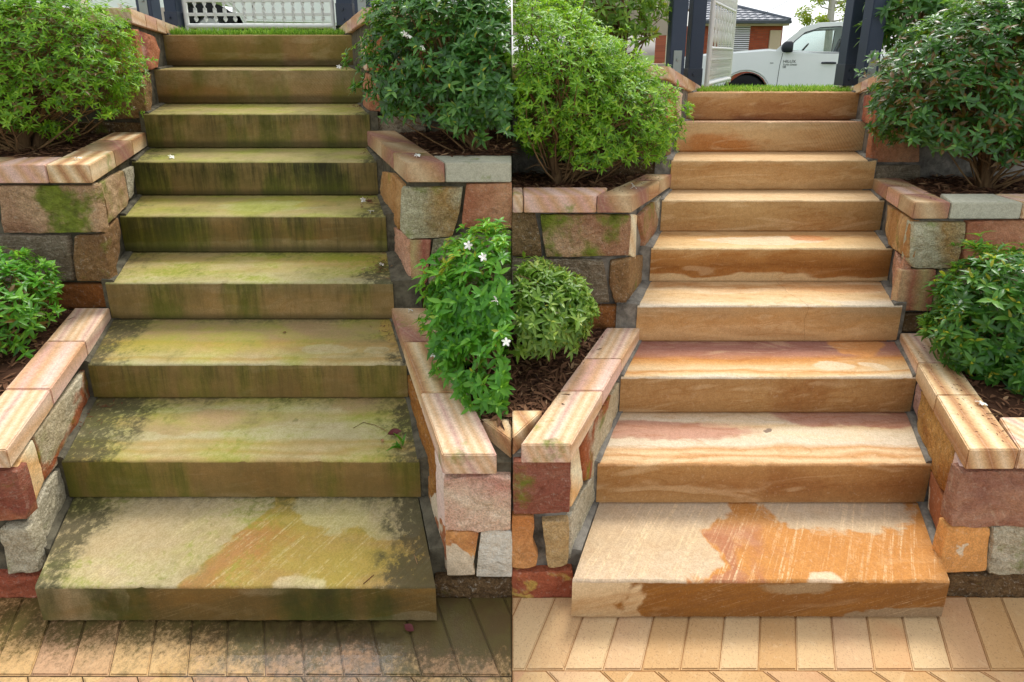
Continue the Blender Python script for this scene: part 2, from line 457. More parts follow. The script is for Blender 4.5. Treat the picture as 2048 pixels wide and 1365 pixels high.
STONES = {
 'LLlow': [
  ('red_tan', [(-1.612, 0.475), (-1.534, 0.477), (-1.522, 0.299), (-1.653, 0.295)], [(1.381, 0.508), (1.5, 0.498), (1.519, 0.328), (1.394, 0.31)]),
  ('grey_rust', None, [(1.529, 0.498), (1.942, 0.483), (1.967, 0.426), (1.928, 0.353), (1.675, 0.339), (1.654, 0.312), (1.53, 0.329)]),
  ('pale_grey', [(-1.619, 0.164), (-1.615, 0.269), (-1.538, 0.269), (-1.52, 0.118), (-1.53, 0.098), (-1.621, 0.09)], [(1.38, 0.306), (1.517, 0.307), (1.615, 0.294), (1.648, 0.185), (1.539, 0.144), (1.395, 0.13)]),
  ('red_yellow', [(-1.719, 0.078), (-1.535, 0.074), (-1.545, -0.038), (-1.746, -0.042)], None),
 ],
 'RLlow': [
  ('pink', [(-0.183, 0.453), (-0.003, 0.457), (-0.003, 0.255), (-0.226, 0.255)], [(1.494, 0.469), (1.366, 0.476), (1.513, 0.141), (1.597, 0.17)]),
  ('ochre', None, [(1.985, 0.397), (1.927, 0.463), (1.463, 0.499), (1.57, 0.227), (1.622, 0.173), (1.836, 0.177), (2.062, 0.165)]),
  ('mauve', None, [(1.99, 0.464), (1.951, 0.429), (2.059, 0.18), (2.135, 0.206)]),
  ('orange_white', [(-0.227, 0.249), (-0.104, 0.248), (-0.111, 0.203), (-0.124, 0.124), (-0.118, 0.078), (-0.246, 0.076)], [(1.849, 0.097), (1.789, 0.117), (1.527, 0.12), (1.603, -0.153), (1.77, -0.113), (1.911, -0.117)]),
  ('white', [(-0.095, 0.246), (-0.003, 0.249), (-0.003, 0.076), (-0.113, 0.076)], None),
  ('rough_dark', [(-0.249, 0.058), (-0.003, 0.062), (-0.003, -0.03), (-0.256, -0.038)], None),
 ],
 'LRlow': [
  ('red_tan', [(0.003, 0.511), (0.146, 0.511), (0.184, 0.326), (0.003, 0.318)], [(1.338, 0.564), (1.449, 0.536), (1.534, 0.314), (1.425, 0.299)]),
  ('grey_rust', None, [(1.49, 0.532), (1.914, 0.438), (1.969, 0.385), (2.007, 0.236), (1.728, 0.267), (1.635, 0.251), (1.547, 0.316)]),
  ('pale_tan', [(0.093, 0.29), (0.168, 0.295), (0.192, 0.203), (0.207, 0.124), (0.114, 0.11), (0.105, 0.203)], [(1.393, 0.306), (1.555, 0.283), (1.713, 0.208), (1.764, 0.047), (1.645, 0.039), (1.492, 0.051)]),
  ('orange', [(0.003, 0.307), (0.064, 0.307), (0.068, 0.261), (0.06, 0.213), (0.081, 0.164), (0.074, 0.12), (0.003, 0.112)], None),
  ('red_yellow', [(0.003, 0.092), (0.192, 0.092), (0.208, -0.024), (0.003, -0.022)], None),
 ],
 'RRlow': [
  ('pink_brown', [(1.386, 0.475), (1.631, 0.475), (1.678, 0.271), (1.397, 0.274)], [(1.475, 0.485), (1.376, 0.483), (1.356, 0.323), (1.442, 0.32)]),
  ('ochre', None, [(1.85, 0.448), (1.482, 0.487), (1.458, 0.33), (1.608, 0.296), (1.771, 0.286), (1.827, 0.325)]),
  ('mauve', None, [(1.902, 0.446), (1.857, 0.447), (1.834, 0.335), (1.897, 0.347)]),
  ('orange_white', [(1.389, 0.267), (1.51, 0.265), (1.522, 0.184), (1.533, 0.094), (1.41, 0.088)], [(1.604, 0.289), (1.43, 0.3), (1.367, 0.302), (1.331, 0.176), (1.459, 0.172), (1.571, 0.16)]),
  ('pale_grey', [(1.518, 0.265), (1.679, 0.265), (1.719, 0.092), (1.542, 0.09)], None),
  ('rough_dark', [(1.419, 0.074), (1.72, 0.084), (1.747, -0.03), (1.429, -0.038)], None),
 ],
 'LLup': [
  ('mossy', [(-2.212, 1.168), (-1.806, 1.168), (-1.815, 0.958), (-2.235, 0.953)], [(2.222, 1.185), (2.298, 1.171), (2.29, 0.981), (2.203, 0.98)]),
  ('brown_green', None, [(2.324, 1.16), (2.638, 1.149), (2.652, 1.008), (2.595, 0.979), (2.34, 0.974), (2.365, 1.009), (2.35, 1.072)]),
  ('pale_grey', None, [(2.66, 1.144), (2.812, 1.138), (2.739, 1.006), (2.665, 0.999)]),
  ('grey_vein', [(-2.296, 0.939), (-1.961, 0.939), (-1.965, 0.829), (-1.967, 0.734), (-2.165, 0.722), (-2.343, 0.729)], None),
  ('brown', [(-1.924, 0.942), (-1.822, 0.946), (-1.81, 0.853), (-1.832, 0.726), (-1.951, 0.726), (-1.949, 0.829)], [(2.188, 0.974), (2.453, 0.961), (2.408, 0.806), (2.176, 0.768), (2.199, 0.851)]),
  ('rust', [(-2.258, 0.707), (-1.826, 0.707), (-1.833, 0.602), (-2.285, 0.582)], None),
 ],
 'RLup': [
  ('grey_round', [(-0.474, 1.155), (-0.215, 1.159), (-0.233, 1.042), (-0.268, 0.939), (-0.451, 0.93), (-0.489, 0.974)], None),
  ('terracotta', [(-0.193, 1.172), (-0.004, 1.177), (-0.004, 0.978), (-0.219, 0.985)], None),
  ('striped', [(-0.465, 0.921), (-0.357, 0.921), (-0.382, 0.719), (-0.405, 0.705), (-0.495, 0.707)], [(2.701, 0.854), (2.618, 0.886), (2.305, 0.905), (2.429, 0.65), (2.811, 0.636), (2.825, 0.728)]),
  ('green_grey', [(-0.344, 0.921), (-0.004, 0.962), (-0.004, 0.719), (-0.375, 0.717)], None),
  ('tan_band', None, [(2.751, 1.119), (2.528, 1.16), (2.347, 1.15), (2.465, 0.904), (2.872, 0.929), (2.899, 0.97)]),
  ('rust_moss', [(-0.545, 0.685), (-0.005, 0.693), (-0.005, 0.602), (-0.554, 0.602)], None),
 ],
 'LRup': [
  ('rough_brown', [(0.004, 1.056), (0.094, 1.056), (0.117, 0.956), (0.129, 0.86), (0.004, 0.86)], None),
  ('mossy', [(0.122, 1.047), (0.518, 1.045), (0.543, 0.86), (0.149, 0.853), (0.132, 0.956)], [(2.247, 1.038), (2.337, 1.015), (2.442, 0.791), (2.337, 0.809)]),
  ('brown_green', None, [(2.374, 0.995), (2.655, 0.983), (2.763, 0.853), (2.753, 0.767), (2.489, 0.781), (2.503, 0.84)]),
  ('pale_grey', None, [(2.677, 0.98), (2.822, 0.971), (2.867, 0.809), (2.8, 0.756)]),
  ('grey_vein', [(0.004, 0.843), (0.397, 0.836), (0.416, 0.747), (0.434, 0.639), (0.004, 0.634)], None),
  ('brown', [(0.434, 0.836), (0.539, 0.846), (0.556, 0.747), (0.559, 0.634), (0.461, 0.634), (0.433, 0.723)], [(2.346, 0.8), (2.619, 0.754), (2.678, 0.549), (2.431, 0.539)]),
  ('rust', [(0.004, 0.617), (0.565, 0.617), (0.58, 0.511), (0.005, 0.503)], None),
 ],
 'RRup': [
  ('grey_round', [(1.736, 1.009), (1.956, 1.009), (1.959, 0.885), (1.946, 0.804), (1.776, 0.804), (1.742, 0.839)], None),
  ('terracotta', [(1.968, 1.013), (2.34, 1.02), (2.387, 0.818), (1.986, 0.825)], None),
  ('striped', [(1.781, 0.792), (1.875, 0.794), (1.885, 0.595), (1.793, 0.595)], [(2.376, 0.824), (2.067, 0.871), (2.037, 0.861), (2.011, 0.729), (2.321, 0.678), (2.379, 0.728)]),
  ('green_grey', [(1.889, 0.792), (2.392, 0.799), (2.439, 0.597), (1.896, 0.597)], None),
  ('tan_band', None, [(2.67, 0.961), (2.247, 1.015), (2.172, 0.855), (2.518, 0.809), (2.618, 0.846)]),
  ('rust_moss', [(1.753, 0.578), (2.442, 0.582), (2.462, 0.498), (1.762, 0.496)], None),
 ],
 'LLtop': [
  ('red_white', [(-2.277, 1.849), (-2.105, 1.854), (-2.11, 1.616), (-2.318, 1.616)], [(3.064, 1.855), (3.42, 1.821), (3.448, 1.744), (3.392, 1.639), (3.063, 1.614)]),
  ('brown', [(-2.322, 1.596), (-2.113, 1.596), (-2.117, 1.363), (-2.365, 1.351)], [(3.042, 1.601), (3.248, 1.608), (3.208, 1.442), (3.049, 1.391)]),
  ('rough_dark', [(-2.598, 1.334), (-2.122, 1.331), (-2.13, 1.206), (-2.623, 1.206)], None),
 ],
 'RLtop': [
  ('red_white', [(-0.773, 1.822), (-0.482, 1.822), (-0.489, 1.624), (-0.796, 1.624)], [(3.227, 1.804), (2.831, 1.798), (2.904, 1.633), (3.277, 1.645)]),
  ('terracotta', [(-0.788, 1.607), (-0.49, 1.605), (-0.498, 1.394), (-0.807, 1.4)], [(3.195, 1.615), (2.88, 1.615), (2.964, 1.419), (3.258, 1.416)]),
  ('grey_vein', [(-0.82, 1.368), (-0.499, 1.366), (-0.503, 1.25), (-0.832, 1.27)], None),
 ],
 'LRtop': [
  ('red_white', [(0.656, 1.547), (0.869, 1.552), (0.907, 1.335), (0.667, 1.335)], [(2.999, 1.549), (3.361, 1.48), (3.476, 1.313), (3.147, 1.322)]),
  ('brown', [(0.668, 1.312), (0.902, 1.315), (0.928, 1.151), (0.676, 1.143)], [(3.14, 1.306), (3.295, 1.304), (3.394, 1.125), (3.259, 1.118)]),
  ('rough_dark', [(0.505, 1.122), (0.927, 1.128), (0.936, 1.04), (0.509, 1.034)], None),
 ],
 'RRtop': [
  ('red_white', [(2.045, 1.497), (2.276, 1.497), (2.306, 1.329), (2.06, 1.329)], [(3.422, 1.47), (3.1, 1.488), (3.036, 1.331), (3.329, 1.309)]),
  ('terracotta', [(2.081, 1.307), (2.31, 1.307), (2.344, 1.114), (2.106, 1.114)], [(3.17, 1.302), (2.972, 1.317), (2.878, 1.147), (3.055, 1.141)]),
  ('grey_vein', [(2.094, 1.093), (2.348, 1.093), (2.363, 1.004), (2.103, 1.004)], None),
 ],
}


def sstep(a, b, x):
    t = min(max((x - a) / (b - a), 0), 1)
    return t * t * (3 - 2 * t)

def ground_z(x, y):
    """court in front, lawn level behind the top walls, street falling to the right"""
    k = sstep(-1.0, 0.9, x)
    top = 1.835 * (1 - k) + 1.452 * k
    street = 1.66 * (1 - sstep(-4.2, 3.0, x)) + 0.56 * sstep(-4.2, 3.0, x)
    far = top + (street - top) * sstep(4.6, 8.2, y)
    return -0.045 + (far + 0.045) * sstep(3.72, 3.98, y)

g = G('lawn_ground'); v = g.coords()
n = g.noise(v, 2.5, 6, 0.6)
lawn = g.ramp(g.add(g.mul(n, 0.6), g.mul(g.noise(v, 30, 4), 0.4)), [(0.3, (62, 86, 30)), (0.55, (88, 112, 44)), (0.75, (112, 116, 62))])
soil = g.ramp(g.noise(v, 12, 5), [(0.3, (96, 84, 68)), (0.7, (136, 122, 100))])
lawn_mat = g.done(g.mix(g.rng(g.xyz(v)[1], 3.6, 3.8), soil, lawn), 0.95, g.bump(g.noise(v, 40, 4), 0.6, 0.02), 0.1)
xs = [-300, -120, -60, -30, -18] + [-12 + i * 0.5 for i in range(49)] + [18, 30, 60, 120, 300]
ys = [-60, -20, -6, -2, 0, 1, 2, 3, 3.6] + [3.72 + 0.04 * i for i in range(8)] + [4.1 + 0.4 * i for i in range(14)] + [10, 12, 14, 17, 22, 30, 50, 90, 160, 400]
vs = [(x, y, ground_z(x, y)) for y in ys for x in xs]
nx = len(xs)
fs = [(j * nx + i, j * nx + i + 1, (j + 1) * nx + i + 1, (j + 1) * nx + i) for j in range(len(ys) - 1) for i in range(nx - 1)]
tag(link('ground', mesh('ground', vs, fs, True), lawn_mat), kind='structure')

g = G('asphalt'); v = g.coords()
asph = g.done(g.ramp(g.add(g.mul(g.noise(v, 90, 3), 0.6), g.mul(g.noise(v, 1.5, 4), 0.4)), [(0.3, (52, 52, 54)), (0.7, (84, 84, 86))]), 0.9, g.bump(g.noise(v, 140, 2), 0.4, 0.004), 0.2)
rx = [-40 + i for i in range(81)]
vs = [(x, y, ground_z(x, y) + 0.02) for y in (8.6, 9.5, 11, 12.5, 14.5) for x in rx]
fs = [(j * 81 + i, j * 81 + i + 1, (j + 1) * 81 + i + 1, (j + 1) * 81 + i) for j in range(4) for i in range(80)]
tag(link('street', mesh('street', vs, fs, True), asph), kind='structure')

# ------------------------------------------------------------------ paving
def paver_mat(name, stops, seed, wet):
    g = G(name); v = g.coords(seed)
    w = g.coords(seed, 'Generated')
    oi = g.n('ShaderNodeObjectInfo').outputs['Random']
    col = g.ramp(g.add(g.mul(oi, 0.75), g.mul(g.noise(v, 4, 4), 0.25)), stops)
    vv = g.vadd(v, g.vmul(g.coords(0, 'Object'), (0, 0, 0)))
    gx = g.n('ShaderNodeCombineXYZ'); g.put(gx.inputs[0], g.mul(oi, 37.0)); g.put(gx.inputs[1], g.mul(oi, 11.0))
    vv = g.vadd(v, gx.outputs[0])
    sp = g.noise(vv, 210, 3, 0.8)
    col = g.mix(g.rng(sp, 0.55, 0.66, 0, 0.5), col, lin((120, 84, 58)))
    col = g.mix(g.rng(g.noise(vv, 55, 3, 0.7), 0.55, 0.72, 0, 0.12), col, lin((240, 222, 186)))
    col = g.mix(g.rng(g.noise(vv, 2.6, 3), 0.56, 0.75, 0, 0.4), col, lin((205, 140, 92)))
    rough = 0.86
    geo = g.n('ShaderNodeNewGeometry').outputs['Position']
    if wet:
        a = g.noise(geo, 7.5, 6, 0.7, 0.4)
        b = g.noise(geo, 60, 4, 0.8)
        pxy = g.xyz(geo)
        # soaked and green below the stair foot, drier far left; algae also follows the joints
        side = g.rng(pxy[0], -1.15, -0.40, 0.0, 0.13)
        foot = g.rng(pxy[1], 1.16, 1.32, 0.0, 0.20)
        ag = g.rng(g.add(g.add(g.mul(a, 0.45), g.mul(b, 0.55)), g.add(side, foot)), 0.46, 0.74)
        col = g.mix(g.mul(ag, 0.94), col, g.mix(g.rng(a, 0.4, 0.65), lin((64, 54, 28)), lin((70, 68, 30))))
        col = g.mix(0.12, col, lin((112, 92, 60)))
        rough = g.rng(ag, 0, 1, 0.55, 0.18)
    else:
        col = g.mix(g.rng(g.vor(vv, 95), 0.03, 0.16, 0.5, 0), col, lin((120, 86, 62)))
    nm = g.bump(g.add(sp, g.mul(g.noise(vv, 40, 3), 0.5)), 0.35, 0.004)
    return g.done(col, rough, nm, 0.3 if not wet else 0.5)
PAV = {'L': paver_mat('wet_mossy_clay_paver', [(0.0, (196, 150, 96)), (0.35, (214, 178, 120)), (0.7, (190, 146, 108)), (1.0, (206, 170, 128))], 3.0, True),
       'R': paver_mat('clean_clay_paver', [(0.0, (176, 126, 92)), (0.25, (198, 164, 118)), (0.5, (188, 148, 98)), (0.75, (204, 174, 130)), (1.0, (180, 134, 102))], 5.0, False)}
GROUT = {}
GROUT['L'] = flat('wet_joint_sand', (74, 56, 30), 0.7, 0.3, 0.3, 60)
GROUT['R'] = flat('dry_joint_sand', (150, 104, 60), 0.95, 0.1, 0.3, 60)

def clip_poly(poly, a, b, c):
    """keep a*x + b*y <= c"""
    out = []
    for i in range(len(poly)):
        p, q = poly[i], poly[(i + 1) % len(poly)]
        dp, dq = a * p[0] + b * p[1] - c, a * q[0] + b * q[1] - c
        if dp <= 0: out.append(p)
        if dp * dq < 0:
            t = dp / (dp - dq)
            out.append((p[0] + t * (q[0] - p[0]), p[1] + t * (q[1] - p[1])))
    return out

def paver(poly, parent, mat, dz):
    area = abs(sum(poly[i][0] * poly[(i + 1) % len(poly)][1] - poly[(i + 1) % len(poly)][0] * poly[i][1] for i in range(len(poly)))) / 2
    if len(poly) < 3 or area < 0.0006: return
    cx = sum(p[0] for p in poly) / len(poly); cy = sum(p[1] for p in poly) / len(poly)
    poly = [(cx + (p[0] - cx) * (1 - 0.0022 / max(0.02, math.hypot(p[0] - cx, p[1] - cy))), cy + (p[1] - cy) * (1 - 0.0022 / max(0.02, math.hypot(p[0] - cx, p[1] - cy)))) for p in poly]
    bm = bmesh.new()
    prism(bm, poly, [dz + rng.uniform(-0.0008, 0.0008)] * len(poly), -0.034)
    top = [e for e in bm.edges if all(v.co.z > -0.02 for v in e.verts)]
    bmesh.ops.recalc_face_normals(bm, faces=bm.faces)
    bmesh.ops.bevel(bm, geom=top, offset=0.0035, segments=2, affect='EDGES', clamp_overlap=True)
    link('paver', bm_mesh('paver', bm, True, 50), mat, parent, (cx, cy, 0))

def paving(side):
    ko = -0.47 if side == 'L' else 0.485
    y_end = 1.1665 if side == 'L' else 1.181
    lab = 'wet algae-stained clay paving at the foot of the green stair' if side == 'L' else 'clean dry cream clay paving at the foot of the orange stair'
    bm = bmesh.new()
    x0, x1 = (-3.2, -0.001) if side == 'L' else (0.001, 3.2)
    box(bm, (x0, -1.2, -0.036), (x1, 1.42, -0.0045))
    base = tag(link('paving', bm_mesh('paving', bm), GROUT[side]), lab, None, None, 'structure')
    # soldier course running under the stair
    w = 0.1115
    org = -1.254 if side == 'L' else 0.149
    for i in range(-22, 26):
        xa = org + i * w
        q = []
        ya, yb = y_end, 1.398
        xs_ = lambda xx, y: xx + ko * (y - (1.156 if side == 'L' else 1.182))
        q = [(xs_(xa, ya), ya), (xs_(xa + w, ya), ya), (xs_(xa + w, yb), yb), (xs_(xa, yb), yb)]
        q = clip_poly(q, 1, 0, x1); q = clip_poly(q, -1, 0, -x0)
        if len(q) >= 3: paver(q, base, PAV[side], 0.0)
    # herringbone field at 45 degrees
    b = 0.110
    c45 = math.sqrt(0.5)
    for i in range(-40, 41):
        for j in range(-18, 19):
            for o_ in (0, 1):
                u, v_ = (i + j) * b * 1.0, (i - j) * b * 1.0
                # classic 2:1 herringbone cell
                uu, vv_ = j * b + i * 2 * b, j * b
                if o_ == 0: rct = [(uu, vv_), (uu + 2 * b, vv_), (uu + 2 * b, vv_ + b), (uu, vv_ + b)]
                else: rct = [(uu, vv_ + b), (uu + b, vv_ + b), (uu + b, vv_ + 3 * b), (uu, vv_ + 3 * b)]
                break_x = 0
                q = [((p[0] - p[1]) * c45 + (0.3 if side == 'R' else -1.5), (p[0] + p[1]) * c45 * 1.0 + 0.2) for p in rct]
                if max(p[1] for p in q) < 0.86 or min(p[1] for p in q) > y_end or max(p[0] for p in q) < max(x0, -2.0) or min(p[0] for p in q) > min(x1, 2.0): continue
                q = clip_poly(q, 0, 1, y_end); q = clip_poly(q, 1, 0, x1) if len(q) > 2 else q
                q = clip_poly(q, -1, 0, -x0) if len(q) > 2 else q
                if len(q) >= 3: paver(q, base, PAV[side], 0.0)
paving('L'); paving('R')

# shallow rain water standing on the wet paving
g = G('standing_water')
fr = g.n('ShaderNodeFresnel'); fr.inputs['IOR'].default_value = 1.33
gl = g.n('ShaderNodeBsdfGlossy'); gl.inputs['Roughness'].default_value = 0.03
g.put(gl.inputs['Normal'], g.bump(g.noise(g.coords(), 22, 2), 0.06, 0.002))
tr = g.n('ShaderNodeBsdfTransparent'); tr.inputs['Color'].default_value = (1, 1, 1, 1)
ms = g.n('ShaderNodeMixShader')
g.put(ms.inputs[0], g.mul(g.op('MULTIPLY', fr.outputs[0], 1.9, clamp=True), g.rng(g.noise(g.coords(), 26, 5, 0.7), 0.42, 0.55, 0.15, 1.0)))
g.t.links.new(tr.outputs[0], ms.inputs[1]); g.t.links.new(gl.outputs[0], ms.inputs[2]); g.t.links.new(ms.outputs[0], g.out.inputs['Surface'])
water = g.m
pts = []
for i in range(64):
    a = 2 * math.pi * i / 64
    rr = 1 + 0.45 * fbm(math.cos(a) * 1.7, math.sin(a) * 1.7, 3.0) + 0.30 * fbm(math.cos(a) * 7, math.sin(a) * 7, 1.0)
    pts.append((-0.66 + 0.36 * rr * math.cos(a), min(1.322, 1.17 + 0.20 * rr * math.sin(a)), 0.0018))
tag(link('water', mesh('water', pts, [tuple(range(64))]), water), 'shallow puddle of rain water on the wet paving below the green stair', None, None, 'structure')

# ------------------------------------------------------------------ stairs
CREAM, TAN, ORNG, MAUV, BRWN = (226, 190, 136), (196, 146, 84), (206, 132, 54), (172, 112, 88), (150, 98, 46)
PALE, GREY = (222, 200, 166), (188, 166, 130)
STEP_LOOK = [
 dict(tread=[(0, (206, 184, 152)), (.5, (198, 172, 132)), (1, (202, 182, 152))], riser=[(0, (186, 152, 108)), (.5, (172, 134, 88)), (1, (158, 128, 92))],
      split=(-0.19, 0.62, 0.0, (190, 130, 68), (138, 92, 42), (158, 100, 82)), streak=0.75, warp=0.10, band=0.15),
 dict(tread=[(0, (214, 150, 82)), (.08, CREAM), (.14, (210, 146, 78)), (.2, (230, 190, 136)), (.27, (212, 152, 86)), (.34, PALE), (.55, (222, 198, 158)), (.7, (214, 176, 122)), (.82, PALE), (1, (206, 160, 100))],
      riser=[(0, (160, 108, 52)), (.5, (148, 98, 48)), (1, (166, 116, 62))],
      tblobs=[((184, 130, 108), -.30, .19, .34, .055, .9, .4, .8), ((172, 118, 98), .52, .29, .34, .085, .9, .25, .8), ((132, 112, 96), .09, .185, .012, .009, .2, .3, .9)],
      rblobs=[((138, 84, 38), .10, -.10, .10, .09, 1.8, .9, .45), ((142, 88, 38), .42, -.12, .24, .05, 1.6, .9, .45)], warp=0.07),
 dict(tread=[(0, PALE), (.07, (230, 190, 130)), (.13, (216, 148, 70)), (.18, CREAM), (.32, (222, 160, 84)), (.45, (208, 130, 50)), (.55, (182, 118, 84)), (.75, (172, 112, 94)), (1, (166, 106, 86))],
      riser=[(0, (152, 106, 56)), (.5, (158, 110, 58)), (1, (138, 90, 42))],
      tblobs=[(PALE, .27, .09, .11, .035, .9, .2, .85), (PALE, .5, .08, .08, .03, .9, .2, .8), ((214, 150, 84), .56, .25, .13, .09, 1.0, .3, .8)],
      rblobs=[((140, 84, 34), .16, -.08, .09, .12, 1.8, .9, .45)], warp=0.08),
 dict(tread=[(0, PALE), (.2, (230, 194, 140)), (.45, (222, 176, 112)), (.6, (230, 194, 142)), (.8, (208, 146, 80)), (1, (224, 180, 120))],
      riser=[(0, (158, 118, 74)), (.4, (176, 122, 64)), (.55, (186, 136, 82)), (1, (164, 112, 60))],
      tblobs=[((206, 140, 72), .42, .2, .3, .05, 1.4, .6, .6)], warp=0.25, crack=0.17),
 dict(tread=[(0, (232, 196, 136)), (.4, (226, 178, 108)), (.7, (212, 154, 84)), (1, (226, 180, 116))],
      riser=[(0, (170, 124, 70)), (.25, (156, 98, 40)), (.5, (132, 76, 24)), (.68, (146, 86, 30)), (.74, (180, 140, 92)), (1, (172, 132, 86))],
      tblobs=[(PALE, .05, .13, .3, .075, .7, .15, .9), ((204, 140, 88), .28, .17, .14, .05, .8, .15, .85)], warp=0.13),
 dict(tread=[(0, (228, 190, 134)), (.5, (222, 180, 122)), (1, (210, 164, 104))], riser=[(0, (168, 124, 70)), (.5, (156, 112, 60)), (1, (166, 114, 60))], warp=0.22),
 dict(tread=[(0, (226, 184, 124)), (.5, (214, 166, 104)), (1, (214, 168, 108))], riser=[(0, (180, 134, 80)), (.3, (168, 116, 60)), (.6, (180, 132, 78)), (1, (158, 112, 62))], warp=0.3, streak=0.2),
 dict(tread=[(0, (220, 172, 128)), (.5, (206, 158, 110)), (1, (196, 146, 98))], riser=[(0, (178, 140, 92)), (.35, (186, 142, 90)), (.7, (176, 128, 76)), (1, (170, 118, 64))],
      rblobs=[((190, 118, 52), -.38, -.16, .25, .08, 1.2, .6, .7)], warp=0.3, saw=0.28),
 dict(tread=[(0, (200, 146, 84)), (1, (196, 140, 80))], riser=[(0, (172, 122, 68)), (.5, (162, 110, 58)), (.8, (150, 98, 52)), (1, (124, 76, 44))],
      rblobs=[((140, 84, 46), -.02, -.09, .14, .04, 2.4, .9, .45), ((126, 72, 44), .12, -.165, .3, .03, 1.8, .8, .5)], warp=0.25),
]
STAIN = [  # stain, dirty ends (left, right), green
 (0.55, (0.60, 1.2), 0.75), (0.80, (0.80, 0.75), 0.55), (0.80, (0.70, 0.70), 0.35), (0.85, (0.30, 0.75), 0.85), (0.95, (0.25, 0.55), 0.45),
 (1.00, (0.45, 0.60), 0.50), (0.90, (0.35, 0.50), 0.65), (0.75, (0.30, 0.35), 0.35), (0.60, (0.25, 0.25), 0.10)]

def side_x(wall, y):
    x0, y0, x1, y1 = WALLS[wall][1]
    return x0 + (x1 - x0) * (y - y0) / (y1 - y0)

def wall_at(side, i, left):
    lvl = 'low' if i < 3 else ('up' if i < 6 else 'top')
    return (('LL' if left else 'RL') if side == 'L' else ('LR' if left else 'RR')) + lvl

def step_block(side, i):
    """block with a slightly worn, chipped nosing; ends run into the side walls"""
    Y, xl, xr, zn, zb = STEPS[side][i]
    if i < 8:
        Yn, zbk = STEPS[side][i + 1][0], STEPS[side][i + 1][4]
        xl2, xr2 = STEPS[side][i + 1][1:3]
    else:
        Yn, zbk = Y + 0.42, zn + 0.004
        xl2, xr2 = xl - (0.14 if side == 'L' else -0.17), xr - (0.14 if side == 'L' else -0.17)
    over = 0.045
    k = (zbk - zn) / (Yn - Y)
    ext = 0.0 if i == 0 else 0.010
    # profile: (distance behind nosing plane, height)
    prof = [(0.010, zb - 0.012), (0.009, zb + 0.004), (0.0008, zb + 0.010), (0.0, zb + (zn - zb) * 0.35), (0.0, zb + (zn - zb) * 0.7), (0.0, zn - 0.0075), (0.0016, zn - 0.0030), (0.006, zn + 0.0002), (0.016, zn + k * 0.016)]
    prof += [(t * (Yn + over - Y), zn + k * t * (Yn + over - Y)) for t in (0.2, 0.4, 0.6, 0.8, 1.0)]
    N = 110
    verts, faces = [], []
    sd = (3 if side == 'L' else 9) * 10 + i
    m = len(prof)
    for a in range(N + 1):
        t = a / N
        for b, (dy, z) in enumerate(prof):
            s = dy / (Yn - Y)
            xa = (xl - ext) + (xl2 - xl) * s
            xb = (xr + ext) + (xr2 - xr) * s
            x = xa + (xb - xa) * t
            yy, zz = Y + dy, z
            nf = fbm(x * 7, sd * 1.3, 0.5)
            nh = fbm(x * 34, sd * 2.1, 4.5, 2)
            chip = max(0.0, fbm(x * 11, sd * 0.77, 9.0, 3) - 0.20) * (2.4 if i < 5 else 1.6)
            if 5 <= b <= 7:
                yy += 0.0022 * nh + 0.0035 * nf + 0.013 * chip
                zz += 0.0030 * nf + 0.0014 * nh - 0.011 * chip
            elif b <= 2:
                yy += 0.002 * nh
                zz += 0.0026 * fbm(x * 18, sd, 2.0, 2) + (0.003 * nh if b == 1 else 0)
            else:
                zz += 0.0012 * fbm(x * 5, yy * 9, sd)
                yy += 0.0012 * fbm(x * 6, zz * 9, sd + 3.0) if b in (3, 4) else 0
            verts.append((x, yy, zz))
    for a in range(N):
        for b in range(m - 1):
            p = a * m + b
            faces.append((p, p + m, p + m + 1, p + 1))
    faces.append(tuple(range(m)))                       # ends
    faces.append(tuple(N * m + b for b in range(m))[::-1])
    lo = [a * m for a in range(N + 1)]
    hi = [a * m + m - 1 for a in range(N + 1)]
    nb = len(verts)                                     # underside
    for a in range(N + 1):
        q = verts[hi[a]]
        verts.append((q[0], q[1], zb - 0.012))
    for a in range(N):
        faces.append((hi[a], hi[a + 1], nb + a + 1, nb + a))
        faces.append((lo[a], nb + a, nb + a + 1, lo[a + 1]))
    faces.append((0, nb, hi[0])); faces.append((N * m, hi[N], nb + N))
    bm = bmesh.new()
    me0 = mesh('s', verts, faces)
    bm.from_mesh(me0); bpy.data.meshes.remove(me0)
    me = bm_mesh('step', bm, True, 38)
    look = dict(STEP_LOOK[i])
    if side == 'L':
        s, de, gr = STAIN[i]
        if i == 0: look['split'] = (-0.19, 0.62, 0.0, (172, 128, 66), (118, 84, 40), (178, 88, 50))
        look.update(stain=s, dirty_ends=de, green=gr, dark=(0.85, 0.30, 0.35, 0.40, 0.70, 0.95, 0.60, 0.30, 0.25)[i], vert=(0.1, 0.8, 1, 1, 1, 1, 0.9, 0.5, 0.2)[i])
        mat = step_stone('mossy_sandstone_step', 20 + i, **look)
    else:
        mat = step_stone('cleaned_sandstone_step', 40 + i * 1.3, grit=0.62, **look)
    return me, mat, ((xl + xr) / 2, Y, zn)

